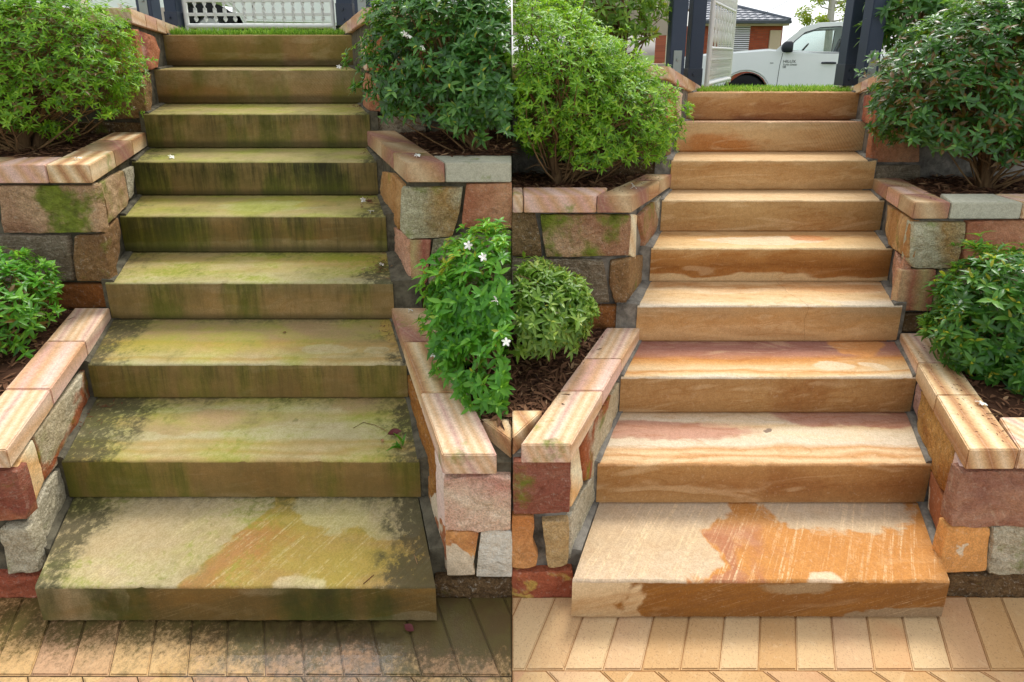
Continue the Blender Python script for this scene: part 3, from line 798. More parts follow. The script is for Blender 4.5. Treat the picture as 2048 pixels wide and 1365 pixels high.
STAIRS = {}
for side, lab in (('L', 'nine-step sandstone stair stained green and black with algae'), ('R', 'nine-step sandstone stair of clean orange and cream stone')):
    s0 = STEPS[side][0]
    st = empty('stone_stair', ((s0[1] + s0[2]) / 2, s0[0], 0), lab, 'stair')
    STAIRS[side] = st
    for i in range(9):
        me, mat, org = step_block(side, i)
        o = link('step', me, mat, st, org)
        # mortar fillets where the tread meets the side walls
        Y, xl, xr, zn, zb = STEPS[side][i]
        Yn = STEPS[side][i + 1][0] if i < 8 else Y + 0.2
        zk = STEPS[side][i + 1][4] if i < 8 else zn
        for left in (True, False):
            bm = bmesh.new()
            sg = -1 if left else 1
            e0 = xl if left else xr
            e1 = (STEPS[side][i + 1][1 if left else 2]) if i < 8 else e0
            rows = []
            ya = 1.43 if i == 0 else Y + 0.006
            for j in range(9):
                t = j / 8
                y = ya + (Yn + 0.01 - ya) * t
                s = (y - Y) / (Yn - Y)
                z = zn + (zk - zn) * s
                wx = side_x(wall_at(side, i, left), y) - sg * 0.004
                xe = e0 + (e1 - e0) * s
                xe = (min(xe, wx - 0.01) if not left else max(xe, wx + 0.01))
                xe += 0.005 * fbm(y * 30, i, sg)
                h = 0.010 + 0.006 * fbm(y * 24, i + 5, sg)
                rows.append([bm.verts.new(p) for p in ((xe, y, (zb - 0.012) if i else -0.03), (xe + sg * 0.004, y, z + 0.0035), (wx, y, z + h), (wx + sg * 0.05, y, z + h), (wx + sg * 0.05, y, (zb - 0.012) if i else -0.03))])
            for r0, r1 in zip(rows, rows[1:]):
                for q in range(5):
                    bm.faces.new((r0[q], r1[q], r1[(q + 1) % 5], r0[(q + 1) % 5]))
            bm.faces.new(rows[0]); bm.faces.new(rows[-1][::-1])
            link('mortar_joint', bm_mesh('mortar_joint', bm, True, 60), MORTAR[side], st, (e0, Y, zn))

# ------------------------------------------------------------------ retaining walls
ROCK = {
 'red_tan': lambda s, m: stone('red_stone', [(0, (122, 62, 48)), (.35, (142, 84, 62)), (.6, (128, 66, 50)), (.85, (168, 106, 66)), (1, (180, 122, 72))], s, (2, 2, 7), warp=.5, moss=m * .2, grime=.15, rock=.45, veins=.08),
 'tan_sawn': lambda s, m: stone('tan_stone', [(0, (222, 192, 146)), (.35, (206, 158, 96)), (.6, (226, 204, 168)), (1, (190, 146, 92))], s, (3, 16, 5), rot=(R(-28), 0, 0), warp=.16, moss=0, grime=.12, rock=.15),
 'grey_rust': lambda s, m: stone('grey_rust_stone', [(0, (188, 178, 150)), (.4, (172, 156, 120)), (.7, (198, 190, 164)), (1, (160, 138, 100))], s, (3, 3, 3), blobs=[((176, 102, 62), 3.6, .50, .58, 2.2)], moss=m * .3, grime=.25, rock=.5, grain=.3),
 'pale_grey': lambda s, m: stone('pale_grey_stone', [(0, (196, 188, 164)), (.5, (176, 166, 136)), (1, (206, 198, 176))], s, (3, 3, 3), moss=m * .3, grime=.2, rock=.8, grain=.35),
 'pale_tan': lambda s, m: stone('pale_tan_stone', [(0, (176, 148, 98)), (.5, (164, 130, 82)), (1, (190, 166, 118))], s, (3, 3, 5), grime=.15, rock=.4, grain=.3),
 'red_yellow': lambda s, m: stone('red_yellow_stone', [(0, (136, 62, 44)), (.4, (162, 84, 52)), (.6, (176, 98, 50)), (1, (124, 54, 42))], s, (2, 2, 8), blobs=[((206, 168, 88), 4.2, .55, .58, 4.0)], grime=.25, rock=.5),
 'pink': lambda s, m: stone('pink_stone', [(0, (222, 164, 130)), (.35, (212, 138, 112)), (.65, (230, 190, 160)), (1, (196, 112, 98))], s, (2, 2, 4), warp=.6, grime=.05, rock=.6, grain=.3, streak=.3),
 'pink_brown': lambda s, m: stone('pink_brown_stone', [(0, (156, 104, 82)), (.4, (136, 82, 66)), (.7, (170, 124, 96)), (1, (122, 66, 56))], s, (2, 2, 4), warp=.6, grime=.15, rock=.7, streak=.25),
 'mauve_sawn': lambda s, m: stone('mauve_sawn_stone', [(0, (218, 186, 172)), (.5, (206, 170, 156)), (1, (224, 198, 182))], s, (3, 3, 3), grime=.05, rock=.12),
 'ochre': lambda s, m: stone('ochre_stone', [(0, (184, 124, 48)), (.35, (160, 98, 36)), (.6, (196, 146, 74)), (1, (140, 88, 40))], s, (3, 3, 5), warp=.7, moss=m * .2, grime=.25, rock=.7, grain=.3),
 'mauve': lambda s, m: stone('mauve_stone', [(0, (168, 126, 112)), (1, (192, 152, 132))], s, (3, 3, 3), grime=.2, rock=.6),
 'orange_white': lambda s, m: stone('orange_white_stone', [(0, (196, 134, 66)), (.4, (204, 144, 76)), (.6, (150, 86, 50)), (.8, (156, 92, 54)), (1, (206, 160, 100))], s, (4, 4, 2), warp=.5, blobs=[((228, 208, 176), 5.0, .56, .575, 1.1)], grime=.05, rock=.12),
 'white': lambda s, m: stone('white_stone', [(0, (226, 216, 196)), (.5, (210, 198, 174)), (1, (234, 226, 208))], s, (3, 3, 3), grime=.0, rock=.9, grain=.14, lum=1.2),
 'rough_dark': lambda s, m: stone('rough_dark_stone', [(0, (126, 96, 58)), (.5, (96, 72, 44)), (1, (160, 126, 84))], s, (3, 3, 4), moss=m * .35, grime=.65, rock=1.0, grain=.4),
 'orange': lambda s, m: stone('orange_stone', [(0, (196, 130, 68)), (.5, (180, 112, 54)), (1, (206, 150, 90))], s, (2, 2, 7), grime=.25, rock=.4),
 'mossy': lambda s, m: stone('mossy_stone', [(0, (176, 136, 100)), (.4, (156, 112, 80)), (.7, (188, 152, 112)), (1, (140, 102, 70))], s, (3, 3, 5), moss=.78, grime=.2, rock=.8, grain=.3),
 'brown_green': lambda s, m: stone('brown_green_stone', [(0, (164, 124, 88)), (.5, (148, 100, 70)), (1, (186, 160, 120))], s, (8, 8, 3), moss=.55, grime=.2, rock=.4),
 'grey_vein': lambda s, m: stone('grey_veined_stone', [(0, (136, 122, 98)), (.5, (116, 102, 80)), (1, (152, 138, 112))], s, (3, 3, 3), moss=m * .1, grime=.25, rock=.9, veins=.28, grain=.3),
 'brown': lambda s, m: stone('brown_stone', [(0, (142, 106, 64)), (.5, (118, 86, 52)), (1, (160, 124, 76))], s, (3, 3, 4), moss=m * .25, grime=.3, rock=.6, grain=.3),
 'rust': lambda s, m: stone('rust_stone', [(0, (142, 84, 32)), (.5, (112, 64, 28)), (1, (154, 98, 44))], s, (3, 3, 5), moss=m * .15, grime=.25, rock=.6),
 'grey_round': lambda s, m: stone('grey_green_stone', [(0, (186, 182, 148)), (.4, (166, 160, 122)), (.62, (164, 128, 70)), (.72, (180, 174, 138)), (1, (196, 192, 164))], s, (7, 7, 1), warp=.25, moss=.25, grime=.1, rock=.7, grain=.35),
 'terracotta': lambda s, m: stone('terracotta_stone', [(0, (178, 118, 82)), (.4, (160, 98, 66)), (.7, (190, 138, 98)), (1, (146, 88, 64))], s, (6, 6, 2), warp=.4, grime=.15, rock=.5),
 'striped': lambda s, m: stone('striped_stone', [(0, (176, 130, 92)), (.25, (150, 84, 66)), (.45, (170, 150, 96)), (.65, (164, 102, 74)), (.85, (184, 152, 110)), (1, (148, 118, 76))], s, (20, 20, .6), warp=.1, grime=.12, rock=.3),
 'striped_side': lambda s, m: stone('rosy_stone', [(0, (206, 156, 124)), (.5, (192, 136, 104)), (1, (216, 172, 138))], s, (3, 3, 3), moss=m * .2, grime=.1, rock=.5, grain=.35),
 'green_grey': lambda s, m: stone('green_grey_stone', [(0, (150, 146, 112)), (.5, (128, 124, 92)), (1, (168, 160, 126))], s, (3, 3, 3), moss=.3, grime=.25, rock=.9, grain=.35),
 'tan_band': lambda s, m: stone('tan_banded_stone', [(0, (188, 140, 82)), (.4, (168, 118, 64)), (.7, (196, 156, 100)), (1, (146, 96, 60))], s, (14, 14, 2), warp=.25, moss=m * .35, grime=.2, rock=.5),
 'rust_moss': lambda s, m: stone('dark_rust_stone', [(0, (110, 72, 42)), (.5, (88, 66, 38)), (1, (128, 104, 68))], s, (3, 3, 4), moss=.45, grime=.4, rock=.8),
 'rough_brown': lambda s, m: stone('rough_brown_stone', [(0, (128, 100, 62)), (.5, (100, 76, 46)), (1, (152, 122, 78))], s, (3, 3, 4), moss=.25, grime=.4, rock=1.0, grain=.35),
 'red_white': lambda s, m: stone('red_white_stone', [(0, (166, 92, 66)), (.3, (180, 112, 72)), (.55, (142, 74, 60)), (.8, (206, 178, 148)), (1, (214, 196, 166))], s, (5, 7, 1.5), warp=.4, grime=.2, rock=.5),
}
SIDE_OF = {'red_tan': 'tan_sawn', 'pink': 'mauve_sawn', 'pink_brown': 'mauve_sawn', 'pale_tan': 'pale_grey', 'mossy': 'tan_sawn', 'striped': 'striped_side', 'brown': 'brown', 'pale_grey': 'pale_grey'}
SMOOTHISH = {'tan_sawn', 'mauve_sawn', 'orange_white', 'striped'}

def rounded(poly, n_round=2, seed=0.0, jit=0.0035):
    """corner-cut outline with a hand-broken edge"""
    for _ in range(n_round):
        q = []
        for i in range(len(poly)):
            a, b = poly[i], poly[(i + 1) % len(poly)]
            L = math.hypot(b[0] - a[0], b[1] - a[1])
            t = min(0.25, 0.006 / max(L, 1e-4)) if _ == 0 else 0.25
            q += [(a[0] + (b[0] - a[0]) * t, a[1] + (b[1] - a[1]) * t), (b[0] + (a[0] - b[0]) * t, b[1] + (a[1] - b[1]) * t)]
        poly = q
    out = []
    for i in range(len(poly)):
        a, b = poly[i], poly[(i + 1) % len(poly)]
        L = math.hypot(b[0] - a[0], b[1] - a[1])
        k = max(1, int(L / 0.014))
        for j in range(k):
            t = j / k
            x, y = a[0] + (b[0] - a[0]) * t, a[1] + (b[1] - a[1]) * t
            out.append((x + jit * fbm(x * 22, y * 22, seed), y + jit * fbm(x * 22, y * 22, seed + 7)))
    return out

def face_mesh(verts, faces, poly, place, seed, h, amp, grow=True):
    """rock face: rings from the joint outwards; place(u, v, d) gives the point d in front of the wall"""
    pc = (sum(p[0] for p in poly) / len(poly), sum(p[1] for p in poly) / len(poly))
    if grow: poly = [(p[0] + math.copysign(min(0.004, abs(p[0] - pc[0])), p[0] - pc[0]), p[1] + math.copysign(min(0.004, abs(p[1] - pc[1])), p[1] - pc[1])) for p in poly]
    o = rounded(poly, 2, seed)
    cx = sum(p[0] for p in o) / len(o); cy = sum(p[1] for p in o) / len(o)
    n = len(o)
    rings = [(1.0, -0.02), (1.0, h * 0.72), (0.995, h * 0.92), (0.984, h), (0.94, h * 1.03), (0.87, h * 1.06), (0.79, h * 1.08), (0.71, h * 1.1), (0.62, h * 1.12), (0.52, h * 1.13), (0.42, h * 1.14), (0.31, h * 1.15), (0.2, h * 1.15), (0.1, h * 1.15)]
    base = len(verts)
    for k, (s, d) in enumerate(rings):
        for (x, y) in o:
            u, v = cx + (x - cx) * s, cy + (y - cy) * s
            dd = d
            if k >= 2:
                dd += amp * (fbm(u * 9, v * 9, seed, 4) * 1.5 + 0.6 * fbm(u * 38, v * 38, seed + 3, 3)) * min(1, (k - 1) / 2)
            verts.append(place(u, v, dd))
    verts.append(place(cx, cy, h * 1.15 + amp * fbm(cx * 11, cy * 11, seed)))
    for k in range(len(rings) - 1):
        for i in range(n):
            j = (i + 1) % n
            faces.append((base + k * n + i, base + k * n + j, base + (k + 1) * n + j, base + (k + 1) * n + i))
    top = base + (len(rings) - 1) * n
    c = len(verts) - 1
    for i in range(n):
        faces.append((top + i, top + (i + 1) % n, c))

WALL_LABEL = {
 'LLlow': 'lower sandstone retaining wall at the far left, beside the first green steps', 'RLlow': 'lower retaining wall with pink corner stone right of the green stair',
 'LRlow': 'lower retaining wall with dark red corner stone left of the orange stair', 'RRlow': 'lower retaining wall at the far right, beside the first orange steps',
 'LLup': 'middle retaining wall with a big moss-patched stone left of the green stair', 'RLup': 'middle retaining wall with square grey-green stone right of the green stair',
 'LRup': 'middle retaining wall with mossy brown stone left of the orange stair', 'RRup': 'middle retaining wall with grey-green corner stone right of the orange stair',
 'LLtop': 'top retaining wall left of the highest green steps, behind the bright bush', 'RLtop': 'top retaining wall right of the highest green steps, behind the dark bush',
 'LRtop': 'top retaining wall left of the highest orange steps, below the open gate', 'RRtop': 'top retaining wall right of the highest orange steps, behind the dark bush'}

def coping_mat(i, m, seed, flt='L'):
    pal = [
     [(0, (222, 190, 148)), (.3, (206, 156, 104)), (.55, (220, 184, 150)), (.8, (196, 140, 122)), (1, (226, 206, 176))],
     [(0, (214, 158, 140)), (.35, (206, 150, 100)), (.7, (222, 178, 156)), (1, (196, 126, 116))],
     [(0, (224, 196, 150)), (.4, (206, 162, 104)), (.7, (178, 118, 66)), (1, (218, 190, 152))],
     [(0, (198, 168, 120)), (.4, (178, 132, 84)), (.7, (164, 104, 84)), (1, (200, 176, 128))],
     [(0, (184, 182, 156)), (.5, (170, 166, 138)), (1, (198, 194, 172))]]
    fr = [(64, 2, 30), (42, 1.6, 22), (80, 2, 34), (26, 10, 12), (2, 2, 2)][i]
    return stone('coping_sandstone', pal[i], seed, fr, rot=(0, 0, R(-20 if flt == 'L' else 23)), warp=.10, moss=m, grime=.12 if i != 4 else .2, rock=.12, grain=.18, sat=.74, lum=1.12, swirl=.12)

def coping_piece(wall_obj, plan, zt, th, mat):
    bm = bmesh.new()
    prism(bm, plan, zt, [z - th for z in zt])
    bev(bm, 0.0035, 2)
    c = [sum(p[0] for p in plan) / len(plan), sum(p[1] for p in plan) / len(plan), sum(zt) / len(zt)]
    # a little unevenness so no two stones sit exactly alike
    dz = rng.uniform(-0.0012, 0.0012)
    for v in bm.verts: v.co.z += dz
    return link('coping_stone', bm_mesh('coping_stone', bm, True, 40), mat, wall_obj, c)

COP_KIND = {'LLlow': (0, 1, 0), 'RLlow': (0, 2, 3), 'LRlow': (0, 1, 0), 'RRlow': (2, 2, 0), 'LLup': (2, 3, 2), 'RLup': (3, 3, 3), 'LRup': (3, 2, 3), 'RRup': (3, 1, 3)}
FRONT_COP = {'LLlow': ((-1.98, 0), (-2.5, 1), (-3.1, 2)), 'RRlow': ((1.95, 0), (2.5, 1), (3.1, 2)),
             'LLup': ((-2.22, 1), (-2.75, 3), (-3.3, 0)), 'RLup': ((-0.003, 4),), 'LRup': ((0.050, 1), (0.003, 0)), 'RRup': ((2.17, 4), (2.7, 0), (3.3, 1)),
             'LLtop': ((-2.7, 1), (-3.3, 0)), 'RLtop': ((-0.40, 0), (-0.003, 1)), 'LRtop': ((0.35, 1), (0.003, 0)), 'RRtop': ((2.6, 0), (3.2, 1))}
RET = {}
seed = 1.0
for wk in WALLS:
    Yf, (x0, y0, x1, y1), (z0, z1), th, cw, joints = WALLS[wk]
    side = wk[1] if wk[0] in 'LR' else 'L'
    flight = wk[1]
    left = wk[0] == 'L'
    og = -1 if left else 1                                  # outward (away from the stair)
    m = 1.0 if flight == 'L' else 0.45
    slope = (x1 - x0) / (y1 - y0)
    ztop = lambda y: z0 + (z1 - z0) * (y - y0) / (y1 - y0)
    root = empty('retaining_wall', (x0, y0, 0), WALL_LABEL[wk], 'retaining wall', 'stepped retaining walls beside the two stairs')
    root['kind'] = 'thing'; RET[wk] = root
    ext = {('L', True): -3.3, ('L', False): -0.002, ('R', True): 0.002, ('R', False): 3.3}[(flight, left)]
    # mortar core
    inn = lambda y: side_x(wk, y) + og * 0.026
    yb = y1 + 0.08
    bm = bmesh.new()
    plan = [(inn(Yf + 0.024), Yf + 0.024), (inn(yb), yb), (ext, yb), (ext, Yf + 0.024)]
    prism(bm, plan, [ztop(p[1]) - th + 0.002 for p in plan], -0.05)
    link('mortar', bm_mesh('mortar', bm), MORTAR[flight], root, (x0, y0, 0.2))
    # coping along the stair
    ys_ = [y0] + list(joints) + [y1]
    kinds = COP_KIND.get(wk, (0, 1, 0, 2, 0))
    for k in range(len(ys_) - 1):
        ya, yc = ys_[k] + (0.0015 if k else 0), ys_[k + 1] - 0.0015
        plan = [(side_x(wk, ya), ya), (side_x(wk, yc), yc), (side_x(wk, yc) + og * cw, yc), (side_x(wk, ya) + og * cw, ya)]
        seed += 1.7
        coping_piece(root, plan, [ztop(p[1]) for p in plan], th, coping_mat(kinds[k % len(kinds)], (0.30 if wk.endswith('up') else 0.08) * m if flight == 'L' else (0.22 if wk == 'LRup' else 0.05), seed, flight))
    # coping along the front
    xo = lambda y: side_x(wk, y) + og * (cw + 0.004)
    px = None
    if wk == 'RLlow': STONES[wk] = [(n_, F_, ([(1.64, 0.262), (1.41, 0.262), (1.41, 0.04), (1.64, 0.13)] if n_ == 'orange_white' else S2)) for n_, F_, S2 in STONES[wk]]
    for (xe, kd) in FRONT_COP.get(wk, ()):
        ya, yc = y0 + 0.002, y0 + cw
        if px is None: plan = [(xo(ya), ya), (xe, ya), (xe, yc), (xo(yc), yc)]
        else: plan = [(px, ya), (xe, ya), (xe, yc), (px, yc)]
        px = xe + og * 0.004
        seed += 1.7
        if abs(plan[0][0] - plan[1][0]) + abs(plan[3][0] - plan[2][0]) > 0.01:
            coping_piece(root, plan, [z0 - 0.001] * 4, th, coping_mat(kd, 0.05, seed))
    if wk in ('RLlow', 'LRlow'):
        s = -1 if wk == 'RLlow' else 1
        tri = [(s * 0.002, y0 + 0.03), (s * 0.002, y0 + 0.16), (xo(y0 + 0.16), y0 + 0.16)]
        if wk == 'RLlow': tri = [(-0.002, y0 + 0.06), (-0.002, y0 + 0.165), (xo(y0 + 0.165) + 0.004, y0 + 0.165)]
        seed += 1.7
        coping_piece(root, tri, [z0 - 0.001] * 3, th, coping_mat(2, 0.1, seed))
    # stones
    for (nm, F, S_) in STONES[wk]:
        seed += 2.3
        kf = nm
        ks = SIDE_OF.get(nm, nm) if F else nm
        verts, faces = [], []
        cut = None
        zlim = lambda y: ztop(y) - th - 0.004
        if F: F = [(u, min(v, zlim(Yf))) for u, v in F]
        if S_: S_ = [(max(u, Yf), min(v, zlim(u))) for u, v in S_]
        if F and S_:
            cxn = side_x(wk, Yf) + og * 0.005
            ex_ = min(u * og for u, v in F)
            k2 = [q for q in range(len(F)) if F[q][0] * og < ex_ + 0.05]
            F = [(cxn, v) if q in k2 else (u, v) for q, (u, v) in enumerate(F)]
            zs = [v for u, v in F if u == cxn]
            zm = sum(v for u, v in S_) / len(S_)
            up_ = [q for q in range(len(S_)) if S_[q][1] > zm]; dn_ = [q for q in range(len(S_)) if S_[q][1] <= zm]
            kt, kb = min(up_, key=lambda q: S_[q][0]), min(dn_, key=lambda q: S_[q][0])
            dt, db = S_[kt][0] - Yf - 0.019, S_[kb][0] - Yf - 0.019
            S_ = [(max(Yf + 0.019, u - (dt if q in up_ else db)), max(zs) if q == kt else (min(zs) if q == kb else v)) for q, (u, v) in enumerate(S_)]
        if F:
            hh, am = (0.018, 0.004) if kf in SMOOTHISH else (0.022, 0.017 if kf.startswith('rough') else 0.012)
            face_mesh(verts, faces, F, lambda u, v, d: (u, Yf + 0.022 - d, v), seed, hh, am, not S_)
            cut = len(faces)
        if S_:
            hh, am = (0.018, 0.003) if ks in SMOOTHISH else (0.020, 0.010)
            face_mesh(verts, faces, S_, lambda u, v, d: (inn(u) - og * d, u, v), seed + 0.5, hh, am, not F)
        me = mesh('wall_stone', verts, faces)
        bm = bmesh.new(); bm.from_mesh(me); bpy.data.meshes.remove(me)
        if S_ and F:
            bm.faces.ensure_lookup_table()
            for f_ in bm.faces: f_.material_index = 0 if f_.index < cut else 1
        me = bm_mesh('wall_stone', bm, True, 55)
        if F: me.materials.append(ROCK[kf](seed, m))
        if S_: me.materials.append(ROCK[ks](seed + 0.9, m))
        c0 = verts[-1]
        link('wall_stone', me, None, root, c0)

# courses that carry on past both sides of the picture
def outer_courses(wk, xa, xb, Yf, courses):
    root = RET[wk]
    names = ['brown', 'pale_tan', 'terracotta', 'green_grey', 'orange', 'grey_vein']
    s = 1 if xb > xa else -1
    for ci, (za, zb) in enumerate(courses):
        x = xa
        while (xb - x) * s > 0.12:
            w = rng.uniform(0.28, 0.5)
            xe = x + s * min(w, abs(xb - x))
            F = [(x, zb), (xe - s * 0.016, zb), (xe - s * 0.016, za + 0.014), (x, za + 0.014)]
            verts, faces = [], []
            sd = rng.uniform(0, 90)
            face_mesh(verts, faces, F, lambda u, v, d: (u, Yf + 0.022 - d, v), sd, 0.022, 0.008)
            bm = bmesh.new(); me = mesh('wall_stone', verts, faces); bm.from_mesh(me); bpy.data.meshes.remove(me)
            link('wall_stone', bm_mesh('wall_stone', bm, True, 55), ROCK[rng.choice(names)](sd, 0.5), root, verts[-1])
            x = xe
outer_courses('LLlow', -1.76, -3.25, 1.40, [(0.0, 0.10), (0.10, 0.29), (0.29, 0.49)])
outer_courses('RRlow', 1.76, 3.25, 1.40, [(0.0, 0.08), (0.08, 0.27), (0.27, 0.49)])
outer_courses('LLup', -2.36, -3.25, 2.255, [(0.55, 0.71), (0.71, 0.95), (0.95, 1.17)])
outer_courses('RRup', 2.46, 3.25, 2.225, [(0.48, 0.59), (0.59, 0.81), (0.81, 1.02)])
# ------------------------------------------------------------------ planting
def leaf_mat(name, dark, mid, light, rough=0.36, trans=0.5):
    g = G(name)
    at = g.n('ShaderNodeAttribute'); at.attribute_name = 'tone'
    oi = g.n('ShaderNodeObjectInfo').outputs['Random']
    t = g.add(at.outputs['Fac'], g.mul(g.op('SUBTRACT', oi, 0.5), 0.25))
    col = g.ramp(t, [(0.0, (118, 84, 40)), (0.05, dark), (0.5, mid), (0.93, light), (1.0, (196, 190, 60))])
    p = g.n('ShaderNodeBsdfPrincipled')
    g.put(p.inputs['Base Color'], col)
    p.inputs['Roughness'].default_value = rough
    p.inputs['Specular IOR Level'].default_value = 0.5
    tl = g.n('ShaderNodeBsdfTranslucent')
    g.put(tl.inputs['Color'], g.mix(0.5, col, lin((150, 190, 40))))
    ms = g.n('ShaderNodeMixShader'); ms.inputs[0].default_value = trans
    g.t.links.new(p.outputs[0], ms.inputs[1]); g.t.links.new(tl.outputs[0], ms.inputs[2])
    g.t.links.new(ms.outputs[0], g.out.inputs['Surface'])
    return g.m
LEAF = {
 'shade': leaf_mat('mid_green_leaf', (34, 76, 28), (70, 128, 48), (124, 178, 78), 0.32),
 'bright': leaf_mat('bright_leaf', (70, 120, 24), (140, 194, 44), (196, 230, 80)),
 'fresh': leaf_mat('fresh_leaf', (50, 110, 28), (98, 170, 48), (154, 210, 78)),
 'deep': leaf_mat('deep_green_leaf', (44, 84, 38), (80, 134, 58), (138, 186, 88), 0.3, 0.38),
 'olive': leaf_mat('olive_leaf', (76, 116, 40), (134, 172, 66), (190, 212, 112), 0.34),
 'tree': leaf_mat('yellow_green_leaf', (110, 130, 40), (156, 176, 66), (206, 196, 60), 0.5, 0.5),
}
g = G('bark'); v = g.coords(1.0)
bark = g.done(g.ramp(g.noise(g.vmul(v, (30, 30, 5)), 1.5, 5, 0.65), [(0.3, (66, 50, 34)), (0.6, (110, 86, 60)), (0.8, (140, 118, 88))]), 0.95, g.bump(g.noise(g.vmul(v, (60, 60, 9)), 1.5, 4), 0.8, 0.01), 0.1)
g = G('twig_bark'); v = g.coords(1.0)
twigm = g.done(g.ramp(g.noise(v, 9, 4), [(0.3, (88, 66, 44)), (0.7, (146, 116, 80))]), 0.9, None, 0.15)
petal = flat('white_petal', (240, 238, 226), 0.5, 0.3, 0.03)

# leaf template: 4 stations, folded along the midrib
T_ST = np.array([0.0, 0.30, 0.66, 1.0])
T_WD = np.array([0.10, 0.95, 0.80, 0.04])
def leaves_np(base, d, up, L, W, droop, fold=0.35):
    """arrays (n,3) base/direction/up, (n,) length/width/droop -> verts (n*12,3), faces template"""
    d = d / np.linalg.norm(d, axis=1, keepdims=True)
    s = np.cross(d, up); s /= np.maximum(np.linalg.norm(s, axis=1, keepdims=True), 1e-6)
    u = np.cross(s, d)
    V = []
    for k, t in enumerate(T_ST):
        c = base + d * (L * t)[:, None] - u * (L * droop * t * t)[:, None]
        hw = (W * T_WD[k] * 0.5)[:, None]
        V += [c - s * hw + u * hw * fold, c, c + s * hw + u * hw * fold]
    V = np.stack(V, 1).reshape(-1, 3)
    F = []
    for k in range(3):
        a = k * 3
        F += [(a, a + 1, a + 4, a + 3), (a + 1, a + 2, a + 5, a + 4)]
    return V, np.array(F)

def np_mesh(name, V, F, tone=None, smooth=True):
    me = bpy.data.meshes.new(name)
    n, m = len(V), len(F)
    k = F.shape[1]
    me.vertices.add(n); me.vertices.foreach_set('co', V.astype(np.float32).ravel())
    me.loops.add(m * k); me.loops.foreach_set('vertex_index', F.astype(np.int32).ravel())
    me.polygons.add(m); me.polygons.foreach_set('loop_start', np.arange(0, m * k, k, dtype=np.int32))
    me.polygons.foreach_set('use_smooth', np.full(m, smooth))
    if tone is not None:
        at = me.attributes.new('tone', 'FLOAT', 'POINT')
        at.data.foreach_set('value', tone.astype(np.float32))
    me.update(calc_edges=True)
    return me

def rosette_leaves(r, n, L, wd=0.34):
    """directions of one whorl in its own frame (z outwards)"""
    D, LL, DR, TN, B = [], [], [], [], []
    for i in range(n):
        a = i * 2.4 + r.uniform(-0.3, 0.3)
        el = r.uniform(0.05, 0.75) if i < n - 2 else r.uniform(0.8, 1.25)
        D.append((math.cos(a) * math.cos(el), math.sin(a) * math.cos(el), math.sin(el)))
        LL.append(L * r.uniform(0.72, 1.18) * (1.0 if el < 0.8 else 0.65))
        DR.append(r.uniform(0.12, 0.5))
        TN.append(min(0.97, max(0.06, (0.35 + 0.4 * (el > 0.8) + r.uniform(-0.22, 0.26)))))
        B.append((0, 0, r.uniform(-0.014, 0.004)))
    return np.array(D), np.array(LL), np.array(DR), np.array(TN), np.array(B)

ROS_N = 10
def make_rosettes(L, wd, tone_shift=0.0, seed=0):
    out = []
    r = random.Random(seed)
    for k in range(ROS_N):
        n = r.randint(6, 9)
        D, LL, DR, TN, B = rosette_leaves(r, n, L)
        V, F = leaves_np(B, D, np.tile([0, 0, 1.0], (n, 1)) + 1e-3, LL, LL * wd, DR)
        Fx = (F[None] + (np.arange(n) * 12)[:, None, None]).reshape(-1, 4)
        out.append((V, Fx, np.repeat(np.clip(TN + tone_shift, 0.06, 0.98), 12)))
    return out

def frame(nv, r):
    z = np.array(nv) / np.linalg.norm(nv)
    a = np.array([r.uniform(-1, 1), r.uniform(-1, 1), r.uniform(-1, 1)])
    x = np.cross(a, z); x /= np.linalg.norm(x)
    y = np.cross(z, x)
    return np.stack([x, y, z], 1)

